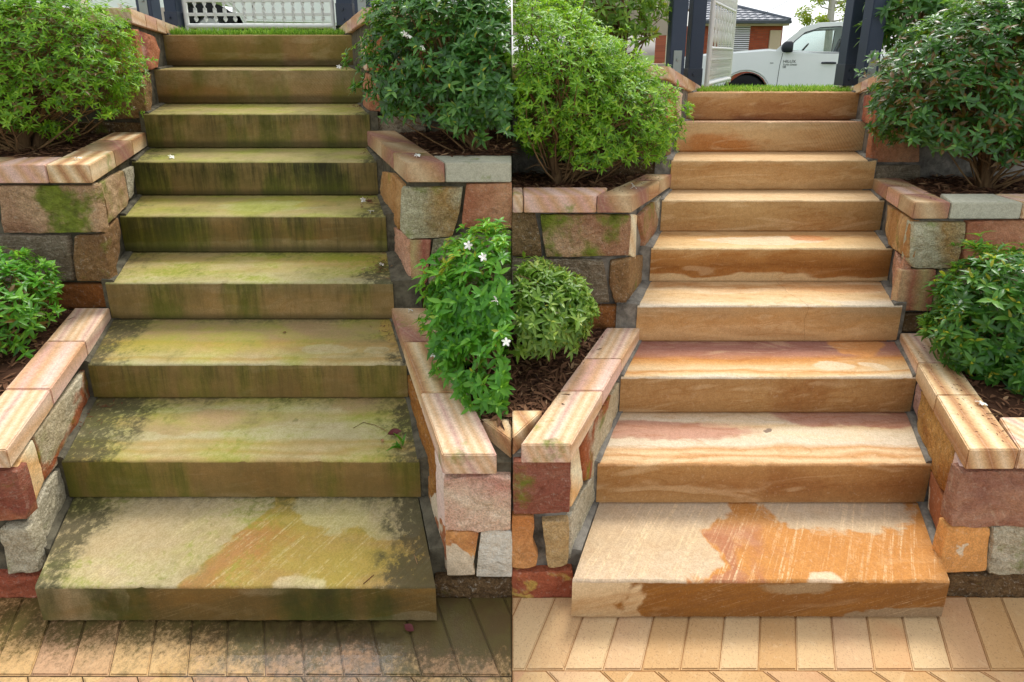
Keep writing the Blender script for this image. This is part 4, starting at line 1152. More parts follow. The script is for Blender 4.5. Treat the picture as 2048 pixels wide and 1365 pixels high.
def bush(label, base, lobes, nros, L, leaf, clip=None, parts=110, seed=1, twigs=60, trunk_r=0.03, bare=-0.35, wd=0.33, stems=None, flowers=(), group='clipped flowering bushes in the raised beds', cover=None):
    """lobes: (centre, radii). clip: ('x<', v) keeps one side where a neighbour grows against it"""
    r = random.Random(seed)
    root = empty('flowering_bush', base, label, 'bush', group)
    pts = []
    tot = sum(l[1][0] * l[1][2] for l in lobes)
    for (c, rad) in lobes:
        k = int(nros * rad[0] * rad[2] / tot)
        cnt = 0
        while cnt < k:
            cnt += 1
            z = r.uniform(bare, 1.0); a = r.uniform(0, 2 * math.pi)
            q = math.sqrt(max(0, 1 - z * z))
            dv = Vector((q * math.cos(a), q * math.sin(a), z))
            lump = 1 + 0.28 * fbm(dv.x * 2.2 + seed, dv.y * 2.2, dv.z * 2.2, 2) + 0.17 * fbm(dv.x * 6, dv.y * 6 + seed, dv.z * 6, 1)
            depth = r.uniform(0.9, 1.04) if r.random() < 0.72 else r.uniform(0.55, 0.9)
            if r.random() < 0.03: depth = r.uniform(1.06, 1.22)
            # sparse patches so the bare inside shows through
            if fbm(dv.x * 3.1, dv.y * 3.1 + 5, dv.z * 3.1 + seed, 2) < -0.22 and r.random() < 0.75 and dv.z < 0.55: continue
            p = Vector((c[0] + dv.x * rad[0] * lump * depth, c[1] + dv.y * rad[1] * lump * depth, c[2] + dv.z * rad[2] * lump * depth))
            nv = Vector((dv.x / rad[0], dv.y / rad[1], dv.z / rad[2])).normalized() * 0.8 + Vector((0, -0.08, 0.55)) + Vector((r.uniform(-.35, .35), r.uniform(-.35, .35), r.uniform(-.2, .3)))
            if clip and ((clip[0] == '<' and p.x > clip[1] - 0.012) or (clip[0] == '>' and p.x < clip[1] + 0.012)): continue
            inside = any(((p.x - o[0][0]) / o[1][0]) ** 2 + ((p.y - o[0][1]) / o[1][1]) ** 2 + ((p.z - o[0][2]) / o[1][2]) ** 2 < 0.55 for o in lobes if o[0] is not c)
            if inside: continue
            pts.append((p, nv, depth))
    ros = make_rosettes(L, wd, 0.0, seed)
    # the nearest whorls are single pieces, the rest one mass of leaves
    order = sorted(range(len(pts)), key=lambda i: pts[i][0].y + (0.5 if pts[i][2] < 0.88 else 0) - 0.15 * pts[i][0].z)
    single = set(order[:parts])
    Vs, Fs, Ts = [], [], []
    off = 0
    for i, (p, nv, dp) in enumerate(pts):
        V, F, T = ros[r.randrange(ROS_N)]
        M = frame(nv, r); sc = r.uniform(0.75, 1.2)
        if i in single: continue
        W = (V * sc) @ M.T + np.array(p)
        if clip:
            W[:, 0] = np.minimum(W[:, 0], clip[1]) if clip[0] == '<' else np.maximum(W[:, 0], clip[1])
        Vs.append(W); Fs.append(F + off); off += len(V)
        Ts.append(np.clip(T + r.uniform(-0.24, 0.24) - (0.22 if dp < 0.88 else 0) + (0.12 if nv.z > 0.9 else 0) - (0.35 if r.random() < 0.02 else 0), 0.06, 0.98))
    o = np.array(base)
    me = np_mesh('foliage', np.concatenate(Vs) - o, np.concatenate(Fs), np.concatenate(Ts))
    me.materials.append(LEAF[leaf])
    fo = bpy.data.objects.new('foliage', me); COL.objects.link(fo); fo.parent = root; fo['kind'] = 'stuff'
    ms = []
    for V, F, T in ros:
        q = np_mesh('leaf_cluster', V, F, T); q.materials.append(LEAF[leaf]); ms.append(q)
    for i in order[:parts]:
        p, nv, dp = pts[i]
        if clip and abs(p.x - clip[1]) < L * 0.5:
            p = Vector((clip[1] + (-1 if clip[0] == '<' else 1) * L * 0.5, p.y, p.z))
        c = bpy.data.objects.new('leaf_cluster', r.choice(ms)); COL.objects.link(c)
        M = Matrix([list(row) for row in frame(nv, r)]).to_4x4()
        c.matrix_basis = Matrix.Translation(p - Vector(base)) @ M @ Matrix.Scale(r.uniform(0.85, 1.2), 4)
        c.parent = root
    # stems and twigs
    bm = bmesh.new()
    tops = []
    for k in range(stems if stems else 3):
        a = 2 * math.pi * k / (stems or 3) + r.uniform(0, 1)
        b = Vector(base)
        lc, lr = lobes[k % len(lobes)]
        t = Vector(lc) + Vector((math.cos(a) * lr[0] * 0.3, math.sin(a) * lr[1] * 0.3, -lr[2] * 0.15))
        mid = b.lerp(t, 0.45) + Vector((r.uniform(-.04, .04), r.uniform(-.04, .04), 0.03))
        b2 = b + Vector((math.cos(a) * trunk_r * 0.7, math.sin(a) * trunk_r * 0.7, -0.05))
        tube(bm, [b2, b2.lerp(mid, 0.5) + Vector((0, 0, 0.02)), mid, t], [trunk_r, trunk_r * 0.82, trunk_r * 0.6, trunk_r * 0.3], 8)
        tops += [(b2, mid), (mid, t)]
    link('trunk', bm_mesh('trunk', bm, True), bark, root, base)
    bm = bmesh.new()
    for k in range(twigs):
        a_, b_ = r.choice(tops)
        s = a_.lerp(b_, r.uniform(0.1, 1.0))
        p, nv, dp = pts[r.randrange(len(pts))]
        if clip and abs(p.x - clip[1]) < 0.03: continue
        m1 = s.lerp(p, 0.5) + Vector((r.uniform(-.05, .05), r.uniform(-.05, .05), r.uniform(-.07, .0)))
        e = s.lerp(p, 0.97)
        tube(bm, [s, s.lerp(m1, 0.5) + Vector((r.uniform(-.02, .02), r.uniform(-.02, .02), 0)), m1, m1.lerp(e, 0.5) + Vector((r.uniform(-.02, .02), 0, r.uniform(-.02, .02))), e], [0.006, 0.005, 0.0036, 0.0027, 0.0016], 4, False)
        for j in range(2):
            f_ = m1.lerp(e, r.uniform(0, 0.7)); e2 = f_ + Vector((r.uniform(-.1, .1), r.uniform(-.1, .06), r.uniform(-.03, .1)))
            tube(bm, [f_, f_.lerp(e2, .5) + Vector((0, 0, .012)), e2], [0.0024, 0.0018, 0.001], 3, False)
    link('twigs', bm_mesh('twigs', bm, True), twigm, root, base)
    for fp in flowers:
        fo = bpy.data.objects.new('flower', flower_mesh()); COL.objects.link(fo)
        fo.parent = root; fo.location = Vector(fp) - Vector(base)
        fo.rotation_euler = (r.uniform(0.5, 1.3), r.uniform(-.4, .4), r.uniform(0, 3))
    return root

_FL = []
def flower_mesh():
    """pinwheel of five narrow white petals on a short tube"""
    if _FL: return _FL[0]
    bm = bmesh.new()
    for k in range(5):
        a = 2 * math.pi * k / 5
        d = Vector((math.cos(a), math.sin(a), 0)); s = Vector((-math.sin(a), math.cos(a), 0))
        rows = []
        for t, w, z in ((0.0, 0.0016, 0.002), (0.006, 0.0042, 0.0042), (0.011, 0.0046, 0.0040), (0.016, 0.0008, 0.0020)):
            c = d * t + s * (t * 0.25)
            rows.append([bm.verts.new(c - s * w + Vector((0, 0, z - 0.0012))), bm.verts.new(c + Vector((0, 0, z))), bm.verts.new(c + s * w + Vector((0, 0, z + 0.001)))])
        for r0, r1 in zip(rows, rows[1:]):
            for i in range(2): bm.faces.new((r0[i], r0[i + 1], r1[i + 1], r1[i]))
    tube(bm, [(0, 0, 0.002), (0.001, 0.0005, -0.008), (0.003, 0.001, -0.014)], [0.0014, 0.001, 0.0008], 5)
    me = bm_mesh('flower', bm, True); me.materials.append(petal); _FL.append(me)
    return me

bush('big bright green bush left of the green stair, top left corner', (-2.36, 2.58, 1.22),
     [((-2.31, 2.66, 1.68), (0.44, 0.36, 0.42)), ((-2.66, 2.62, 1.62), (0.5, 0.36, 0.45))], 7000, 0.029, 'bright', seed=3, twigs=240, trunk_r=0.034, bare=-0.6, wd=0.30, flowers=[(-1.80, 2.60, 1.93)])
bush('big dark glossy bush right of the green stair', (-0.16, 2.52, 1.22),
     [((-0.28, 2.68, 1.70), (0.43, 0.38, 0.44)), ((-0.02, 2.60, 1.62), (0.36, 0.36, 0.40))], 3700, 0.043, 'deep', clip=('<', -0.004), seed=5, twigs=90, trunk_r=0.032, bare=-0.62, wd=0.36,
     flowers=[(-0.372, 2.30, 1.745), (-0.45, 2.33, 1.80), (-0.43, 2.32, 1.79)])
bush('big bright green bush left of the orange stair', (0.24, 2.60, 1.03),
     [((0.12, 2.66, 1.58), (0.44, 0.36, 0.38)), ((0.44, 2.72, 1.40), (0.38, 0.34, 0.33))], 6800, 0.030, 'bright', clip=('>', 0.004), seed=8, twigs=240, trunk_r=0.034, bare=-0.6, wd=0.31)
bush('big dark glossy bush right of the orange stair, top right corner', (2.36, 2.62, 1.01),
     [((2.28, 2.70, 1.53), (0.42, 0.38, 0.44)), ((2.52, 2.66, 1.55), (0.44, 0.36, 0.48))], 4500, 0.042, 'deep', seed=11, twigs=110, trunk_r=0.032, bare=-0.6, wd=0.36)
bush('small fresh green bush cut by the left edge, above the lowest left wall', (-2.02, 1.92, 0.56),
     [((-2.07, 1.92, 0.78), (0.25, 0.24, 0.19))], 760, 0.038, 'fresh', seed=13, twigs=30, trunk_r=0.014, bare=-0.75, parts=90)
bush('fresh green bush with white flowers on the lower wall right of the green stair', (-0.10, 1.88, 0.55),
     [((-0.06, 1.90, 0.84), (0.26, 0.23, 0.25)), ((-0.02, 1.74, 0.64), (0.22, 0.21, 0.21)), ((-0.14, 1.86, 0.72), (0.19, 0.18, 0.15))], 1700, 0.041, 'fresh', clip=('<', -0.004), seed=17, twigs=26, trunk_r=0.014, bare=-0.85, parts=150, wd=0.38,
     flowers=[(-0.150, 1.74, 1.085), (-0.100, 1.72, 1.05), (-0.055, 1.64, 0.93), (-0.02, 1.60, 0.80)])
bush('small olive green bush on the lower wall left of the orange stair', (0.08, 1.92, 0.54),
     [((0.08, 1.92, 0.77), (0.22, 0.20, 0.16)), ((0.18, 1.94, 0.74), (0.12, 0.15, 0.13))], 1100, 0.037, 'olive', clip=('>', 0.004), seed=19, twigs=26, trunk_r=0.013, bare=-0.75, parts=130)
bush('leafy green bush on the lower wall right of the orange stair', (1.94, 1.86, 0.50),
     [((1.94, 1.88, 0.77), (0.27, 0.24, 0.25)), ((2.05, 1.72, 0.60), (0.24, 0.22, 0.24)), ((1.80, 1.90, 0.66), (0.16, 0.16, 0.13))], 1900, 0.041, 'shade', seed=23, twigs=30, trunk_r=0.014, bare=-0.85, parts=150, wd=0.36,
     flowers=[(1.78, 1.75, 0.985), (1.86, 1.74, 0.97)])
bush('darker bush behind the bright bush, beside the fence post of the orange stair', (0.72, 3.62, 1.42),
     [((0.66, 3.66, 2.06), (0.36, 0.26, 0.30)), ((0.30, 3.66, 2.12), (0.36, 0.26, 0.30))], 620, 0.062, 'olive', clip=('>', 0.004), seed=29, twigs=70, trunk_r=0.024, bare=-0.8, parts=60)
bush('dark bush rising behind the fence post at the upper right', (2.62, 3.62, 1.42),
     [((2.66, 3.66, 2.05), (0.36, 0.26, 0.36))], 420, 0.068, 'deep', seed=31, twigs=40, trunk_r=0.024, bare=-0.8, parts=60)

# ------------------------------------------------------------------ mulch
g = G('bark_mulch'); v = g.coords()
at = g.n('ShaderNodeAttribute'); at.attribute_name = 'tone'
mulch_mat = g.done(g.ramp(g.add(g.mul(at.outputs['Fac'], 0.85), g.mul(g.noise(v, 40, 3), 0.15)), [(0.0, (44, 30, 22)), (0.4, (92, 62, 44)), (0.75, (132, 96, 70)), (1.0, (168, 138, 104))]), 0.92, None, 0.15)
def mulch(name_label, quad, zf, n, seed):
    r = np.random.default_rng(seed)
    q = np.array(quad)
    s, t = r.random(n), r.random(n)
    P = (q[0] * ((1 - s) * (1 - t))[:, None] + q[1] * (s * (1 - t))[:, None] + q[2] * (s * t)[:, None] + q[3] * ((1 - s) * t)[:, None])
    z = np.array([zf(p[0], p[1]) for p in P])
    base = np.column_stack([P, z + r.uniform(0.0, 0.016, n)])
    a = r.uniform(0, 2 * np.pi, n)
    d = np.column_stack([np.cos(a), np.sin(a), r.uniform(-0.25, 0.3, n)])
    up = np.column_stack([r.normal(0, .35, n), r.normal(0, .35, n), np.ones(n)])
    L = r.uniform(0.015, 0.055, n); W = L * r.uniform(0.10, 0.30, n)
    V, F = leaves_np(base, d, up, L, W, r.uniform(-0.15, 0.25, n), 0.5)
    F = (F[None] + (np.arange(n) * 12)[:, None, None]).reshape(-1, 4)
    T = np.repeat(np.clip(r.normal(0.45, 0.25, n), 0, 1), 12)
    # soil sheet below the chips
    k = 10
    G_ = []
    for i in range(k + 1):
        for j in range(k + 1):
            p = q[0] * (1 - i / k) * (1 - j / k) + q[1] * (i / k) * (1 - j / k) + q[2] * (i / k) * (j / k) + q[3] * (1 - i / k) * (j / k)
            G_.append((p[0], p[1], zf(p[0], p[1]) + 0.002))
    GF = [(i * (k + 1) + j, (i + 1) * (k + 1) + j, (i + 1) * (k + 1) + j + 1, i * (k + 1) + j + 1) for i in range(k) for j in range(k)]
    F = np.concatenate([F, np.array(GF) + len(V)]); V = np.concatenate([V, np.array(G_)]); T = np.concatenate([T, np.full(len(G_), 0.15)])
    me = np_mesh('mulch', V, F, T); me.materials.append(mulch_mat)
    o = bpy.data.objects.new('mulch', me); COL.objects.link(o)
    tag(o, name_label, None, None, 'stuff')
def bed(wk, xe, n, seed, lab):
    Yf, (x0, y0, x1, y1), (z0, z1), th, cw, _ = WALLS[wk]
    og = -1 if wk[0] == 'L' else 1
    a, b = y0 + cw - 0.01, y1 + 0.01
    quad = [(side_x(wk, a) + og * (cw - 0.012), a), (xe, a), (xe, b), (side_x(wk, b) + og * (cw - 0.012), b)]
    zf = lambda x, y: z0 + (z1 - z0) * (y - y0) / (y1 - y0) - 0.030 + 0.016 * fbm(x * 6, y * 6, seed) + 0.022 * min(1, abs(x - side_x(wk, y)) / 0.4)
    mulch(lab, quad, zf, n, seed)
bed('LLlow', -2.9, 2600, 1, 'bark mulch in the lower bed at the far left')
bed('RLlow', -0.003, 1200, 2, 'bark mulch in the lower bed right of the green stair')
bed('LRlow', 0.003, 1800, 3, 'bark mulch in the lower bed left of the orange stair')
bed('RRlow', 2.9, 2200, 4, 'bark mulch in the lower bed at the far right')
bed('LLup', -3.1, 3000, 5, 'bark mulch below the bright bush left of the green stair')
bed('RLup', -0.003, 2000, 6, 'bark mulch below the dark bush right of the green stair')
bed('LRup', 0.003, 2400, 7, 'bark mulch below the bright bush left of the orange stair')
bed('RRup', 3.1, 3000, 8, 'bark mulch below the dark bush right of the orange stair')

# ------------------------------------------------------------------ lawn edge above each stair
g = G('grass_blade')
at = g.n('ShaderNodeAttribute'); at.attribute_name = 'tone'
grass_col = g.ramp(at.outputs['Fac'], [(0, (84, 124, 30)), (0.5, (136, 186, 52)), (1, (186, 214, 96))])
p = g.n('ShaderNodeBsdfPrincipled'); g.put(p.inputs['Base Color'], grass_col); p.inputs['Roughness'].default_value = 0.5
tl = g.n('ShaderNodeBsdfTranslucent'); g.put(tl.inputs['Color'], grass_col)
ms = g.n('ShaderNodeMixShader'); ms.inputs[0].default_value = 0.4
g.t.links.new(p.outputs[0], ms.inputs[1]); g.t.links.new(tl.outputs[0], ms.inputs[2]); g.t.links.new(ms.outputs[0], g.out.inputs['Surface'])
grass_mat = g.m
def grass(label, xa, xb, ya, yb, zf, n, hmax, seed):
    r = np.random.default_rng(seed)
    x = r.uniform(xa, xb, n); y = ya + (yb - ya) * r.random(n) ** 1.6
    x = x + (-0.35 if xa < 0 else 0.42) * (y - ya)
    base = np.column_stack([x, y, [zf(a, b) for a, b in zip(x, y)]])
    h = r.uniform(0.4, 1.0, n) * hmax * (0.75 + 0.5 * np.array([fbm(a * 9, b * 9, seed) for a, b in zip(x, y)]))
    d = np.column_stack([r.normal(0, .35, n), r.normal(0, .3, n), np.ones(n)])
    up = np.column_stack([np.cos(r.uniform(0, 6.28, n)), np.sin(r.uniform(0, 6.28, n)), np.zeros(n)])
    V, F = leaves_np(base, d, up, h, np.full(n, 0.0048), r.uniform(0.0, 0.5, n), 0.3)
    F = (F[None] + (np.arange(n) * 12)[:, None, None]).reshape(-1, 4)
    me = np_mesh('grass', V, F, np.repeat(np.clip(r.normal(.5, .25, n), 0, 1), 12)); me.materials.append(grass_mat)
    o = bpy.data.objects.new('grass', me); COL.objects.link(o)
    tag(o, label, None, None, 'stuff')
grass('short grass behind the top green step, below the closed gate', -2.27, -1.05, 3.70, 4.5, lambda x, y: max(ground_z(x, y), 1.838 if y < 4.06 else 0), 6500, 0.078, 2)
grass('short grass behind the top orange step', 1.18, 2.32, 3.68, 4.5, lambda x, y: max(ground_z(x, y), 1.468 if y < 4.0 else 0), 5200, 0.05, 4)
# ------------------------------------------------------------------ fence posts, gates
navy = flat('navy_painted_timber', (52, 64, 82), 0.55, 0.4, 0.10, 60)
navy_lit = navy
galv = flat('galvanised_steel', (150, 160, 156), 0.45, 0.5, 0.12, 50, 0.5)
creamp = flat('cream_painted_board', (222, 210, 190), 0.6, 0.35, 0.08, 30)
whitep = flat('white_painted_iron', (226, 226, 220), 0.4, 0.45, 0.05, 40)
dark_steel = flat('dark_painted_steel', (44, 54, 70), 0.4, 0.5, 0.1, 40)

def bolt(parent, x, y, z, mat, r=0.011):
    bm = bmesh.new()
    bmesh.ops.create_cone(bm, cap_ends=True, segments=6, radius1=r, radius2=r * 0.9, depth=0.012, matrix=Matrix.Translation((x, y, z)) @ Matrix.Rotation(R(90), 4, 'X'))
    bmesh.ops.create_cone(bm, cap_ends=True, segments=16, radius1=r * 1.5, radius2=r * 1.5, depth=0.004, matrix=Matrix.Translation((x, y + 0.006, z)) @ Matrix.Rotation(R(90), 4, 'X'))
    return link('bolt', bm_mesh('bolt', bm), mat, parent, (x, y, z))

def fence_post(label, x, y, z, w=0.095, h=1.25, plate=True, strap=False):
    root = empty('fence_post', (x, y, z), label, 'post', 'navy fence posts beside the gates')
    link('post', box_mesh((x - w / 2, y - w / 2, z), (x + w / 2, y + w / 2, z + h), 0.004, 2), navy, root, (x, y, z))
    if plate:
        pl = link('bracket_plate', box_mesh((x - 0.026, y - w / 2 - 0.006, z - 0.10), (x + 0.026, y - w / 2 - 0.0005, z + 0.17), 0.0015), galv, root, (x, y, z))
        bolt(pl, x + 0.002, y - w / 2 - 0.009, z + 0.115, galv); bolt(pl, x - 0.006, y - w / 2 - 0.009, z + 0.035, galv)
    if strap:
        pl = link('base_bracket', box_mesh((x - w / 2 - 0.004, y - w / 2 - 0.005, z - 0.02), (x + w / 2 + 0.004, y + w / 2 + 0.004, z + 0.13), 0.0015), dark_steel, root, (x, y, z))
        bolt(pl, x - 0.01, y - w / 2 - 0.010, z + 0.09, dark_steel); bolt(pl, x - 0.006, y - w / 2 - 0.010, z + 0.025, dark_steel)
    return root
fence_post('navy post with steel plate, left of the closed gate above the green stair', -2.275, 3.545, 1.925, plate=True)
fence_post('navy hinge post touching the closed gate on its left', -2.41, 4.03, 1.88, w=0.085, plate=False, strap=True)
fence_post('navy latch post right of the closed gate above the green stair', -1.18, 4.03, 1.935, w=0.11, plate=False, strap=True)
fence_post('navy post behind the dark bush, right of the closed gate', -0.93, 3.56, 1.93, plate=True)
fence_post('navy post with pale steel plate, left of the open gate', 1.045, 3.55, 1.57, plate=True)
fence_post('navy hinge post touching the open gate', 1.287, 3.92, 1.49, w=0.095, plate=False, strap=True)
fence_post('navy gate post in front of the truck cab, right of the opening', 2.385, 3.92, 1.52, w=0.10, plate=False, strap=True)
fence_post('navy post with pale steel plate beside the upper right bushes', 2.315, 3.60, 1.57, plate=True)

def board_fence(label, xa, xb, y, z, posts):
    root = empty('board_fence', ((xa + xb) / 2, y, z), label, 'fence', 'cream board fences along the lawn')
    for k in range(3):
        z0 = z + 0.03 + k * 0.36
        link('board', box_mesh((xa, y, z0), (xb, y + 0.022, z0 + (0.16 if k == 0 else 0.31)), 0.003), creamp, root, ((xa + xb) / 2, y, z0))
    for px in posts:
        link('post', box_mesh((px - 0.035, y + 0.024, z - 0.25), (px + 0.035, y + 0.09, z + 1.2), 0.003), creamp, root, (px, y, z))
board_fence('cream board fence running left from the closed gate', -4.2, -2.47, 4.14, 1.86, (-4.0, -3.2, -2.51))
board_fence('cream board fence between the closed gate and the middle bushes', -1.10, -0.004, 4.14, 1.86, (-1.06, -0.3))
board_fence('cream board fence left of the open gate behind the olive bush', 0.004, 1.225, 4.06, 1.46, (0.3, 1.18))
board_fence('cream board fence running right from the gate opening', 2.46, 4.2, 4.06, 1.46, (2.50, 3.3, 4.0))

def baluster_mesh(h, low):
    """flat twisted bar with a spear tip below the low rail"""
    bm = bmesh.new()
    segs = 20
    prev = None
    for i in range(segs + 1):
        z = low + (h - low) * i / segs
        a = 1.25 * math.sin(i * 1.2)
        w, t = 0.0125, 0.004
        if i < 3: w *= (0.35, 1.0, 1.15)[i]
        c, s = math.cos(a), math.sin(a)
        ring = [bm.verts.new((c * x - s * y, s * x + c * y, z)) for x, y in ((-w, -t), (w, -t), (w, t), (-w, t))]
        if prev:
            for k in range(4): bm.faces.new((prev[k], prev[(k + 1) % 4], ring[(k + 1) % 4], ring[k]))
        prev = ring
    return bm_mesh('baluster', bm, True, 40)

def iron_gate(label, org, direc, width, slope=0.0):
    """hinge end at org, leaf running along direc (unit, plan)"""
    root = empty('iron_gate', org, label, 'gate', 'white wrought iron gates')
    root.rotation_euler = (0, 0, math.atan2(direc[1], direc[0]))
    def part(name, me, mat=whitep, parent=root, loc=(0, 0, 0)):
        if not me.materials: me.materials.append(mat)
        o = bpy.data.objects.new(name, me); COL.objects.link(o); o.parent = parent; o.location = loc
        return o
    H = 1.22
    bm = bmesh.new()
    tube(bm, [(0, 0, -0.02), (0, 0, H)], 0.017, 10)
    part('frame_stile', bm_mesh('frame_stile', bm, True, 60))
    bm = bmesh.new(); tube(bm, [(width, 0, 0.0), (width, 0, H)], 0.015, 10)
    part('frame_stile', bm_mesh('frame_stile', bm, True, 60))
    def rail(z, r):
        bm = bmesh.new(); tube(bm, [(0, 0, z), (width / 2, 0, z), (width, 0, z)], r, 10)
        return part('rail', bm_mesh('rail', bm, True, 60))
    rail(0.03, 0.018); rail(0.285, 0.012); rail(0.60, 0.012); rail(H - 0.01, 0.016)
    for z in (0.110, 0.205):
        part('flat_rail', box_mesh((0.01, -0.006, z - 0.011), (width - 0.01, 0.006, z + 0.011), 0.001))
    n = int(width / 0.0665)
    bal = baluster_mesh(0.29, 0.058); bal.materials.append(whitep)
    up = baluster_mesh(H - 0.02, 0.60); up.materials.append(whitep)
    for i in range(1, n):
        x = width * i / n
        part('baluster', bal, loc=(x, -0.001, 0)); part('baluster', up, loc=(x, 0, 0))
    # scroll panel: overlapping C-scrolls
    bm = bmesh.new()
    pts = []
    for k in range(23):
        a = -0.4 + k * 0.33
        rr = 0.052 * (1 - k / 30)
        pts.append((0.0 + rr * math.cos(a) * 0.62, 0.0, rr * math.sin(a) * 1.45))
    tube(bm, pts, 0.0052, 5)
    tube(bm, [(0.016, 0, -0.08), (0.0, 0, 0.0), (-0.016, 0, 0.08)], [0.004, 0.008, 0.004], 5)
    sc = bm_mesh('scroll', bm, True); sc.materials.append(whitep)
    for i in range(n):
        for z in (0.365, 0.445, 0.525):
            o = part('scroll', sc, loc=(width * (i + 0.5) / n, (0.003 if i % 2 else -0.003), z))
            o.rotation_euler = (0, math.pi if (i + int(z * 100)) % 2 else 0, 0)
    return root
iron_gate('closed white iron gate with twisted bars above the green stair', (-2.345, 4.06, 1.885), (1, 0.0), 1.055)
d = Vector((0.49, 0.87)).normalized()
iron_gate('open white iron gate with scrolls seen edge-on above the orange stair', (1.405, 3.96, 1.475), d, 1.08)

# ------------------------------------------------------------------ pickup trucks
def paint_mat():
    g = G('white_car_paint'); v = g.coords()
    col = g.mix(g.rng(g.noise(v, 3, 4), .4, .7, 0, .12), lin((238, 241, 240)), lin((214, 220, 218)))
    return g.done(col, 0.22, None, 0.5, Coat_Weight=0.6, Coat_Roughness=0.06)
paint = paint_mat()
g = G('truck_glass')
fr = g.n('ShaderNodeFresnel'); fr.inputs['IOR'].default_value = 1.5
gl = g.n('ShaderNodeBsdfGlossy'); gl.inputs['Roughness'].default_value = 0.02
tr = g.n('ShaderNodeBsdfTransparent'); tr.inputs['Color'].default_value = (0.74, 0.82, 0.80, 1)
ms = g.n('ShaderNodeMixShader'); g.t.links.new(fr.outputs[0], ms.inputs[0]); g.t.links.new(tr.outputs[0], ms.inputs[1]); g.t.links.new(gl.outputs[0], ms.inputs[2]); g.t.links.new(ms.outputs[0], g.out.inputs['Surface'])
glass = g.m
rubber = flat('black_rubber', (26, 26, 28), 0.8, 0.3, 0.1, 40)
trim = flat('black_plastic_trim', (34, 38, 44), 0.45, 0.4, 0.08, 60)
seatm = flat('grey_seat_cloth', (92, 98, 106), 0.9, 0.2, 0.1, 80)
amber = flat('amber_lens', (210, 110, 40), 0.25, 0.5, 0.02)
alloy = flat('steel_wheel', (170, 172, 174), 0.4, 0.5, 0.08, 40, 0.6)

def side_panel(bm, pts, y0, y1):
    """polygon in the x-z plane extruded from y0 to y1"""
    a = [bm.verts.new((p[0], y0, p[1])) for p in pts]
    b = [bm.verts.new((p[0], y1, p[1])) for p in pts]
    bm.faces.new(a); bm.faces.new(b[::-1])
    for i in range(len(pts)):
        j = (i + 1) % len(pts)
        bm.faces.new((a[i], b[i], b[j], a[j]))

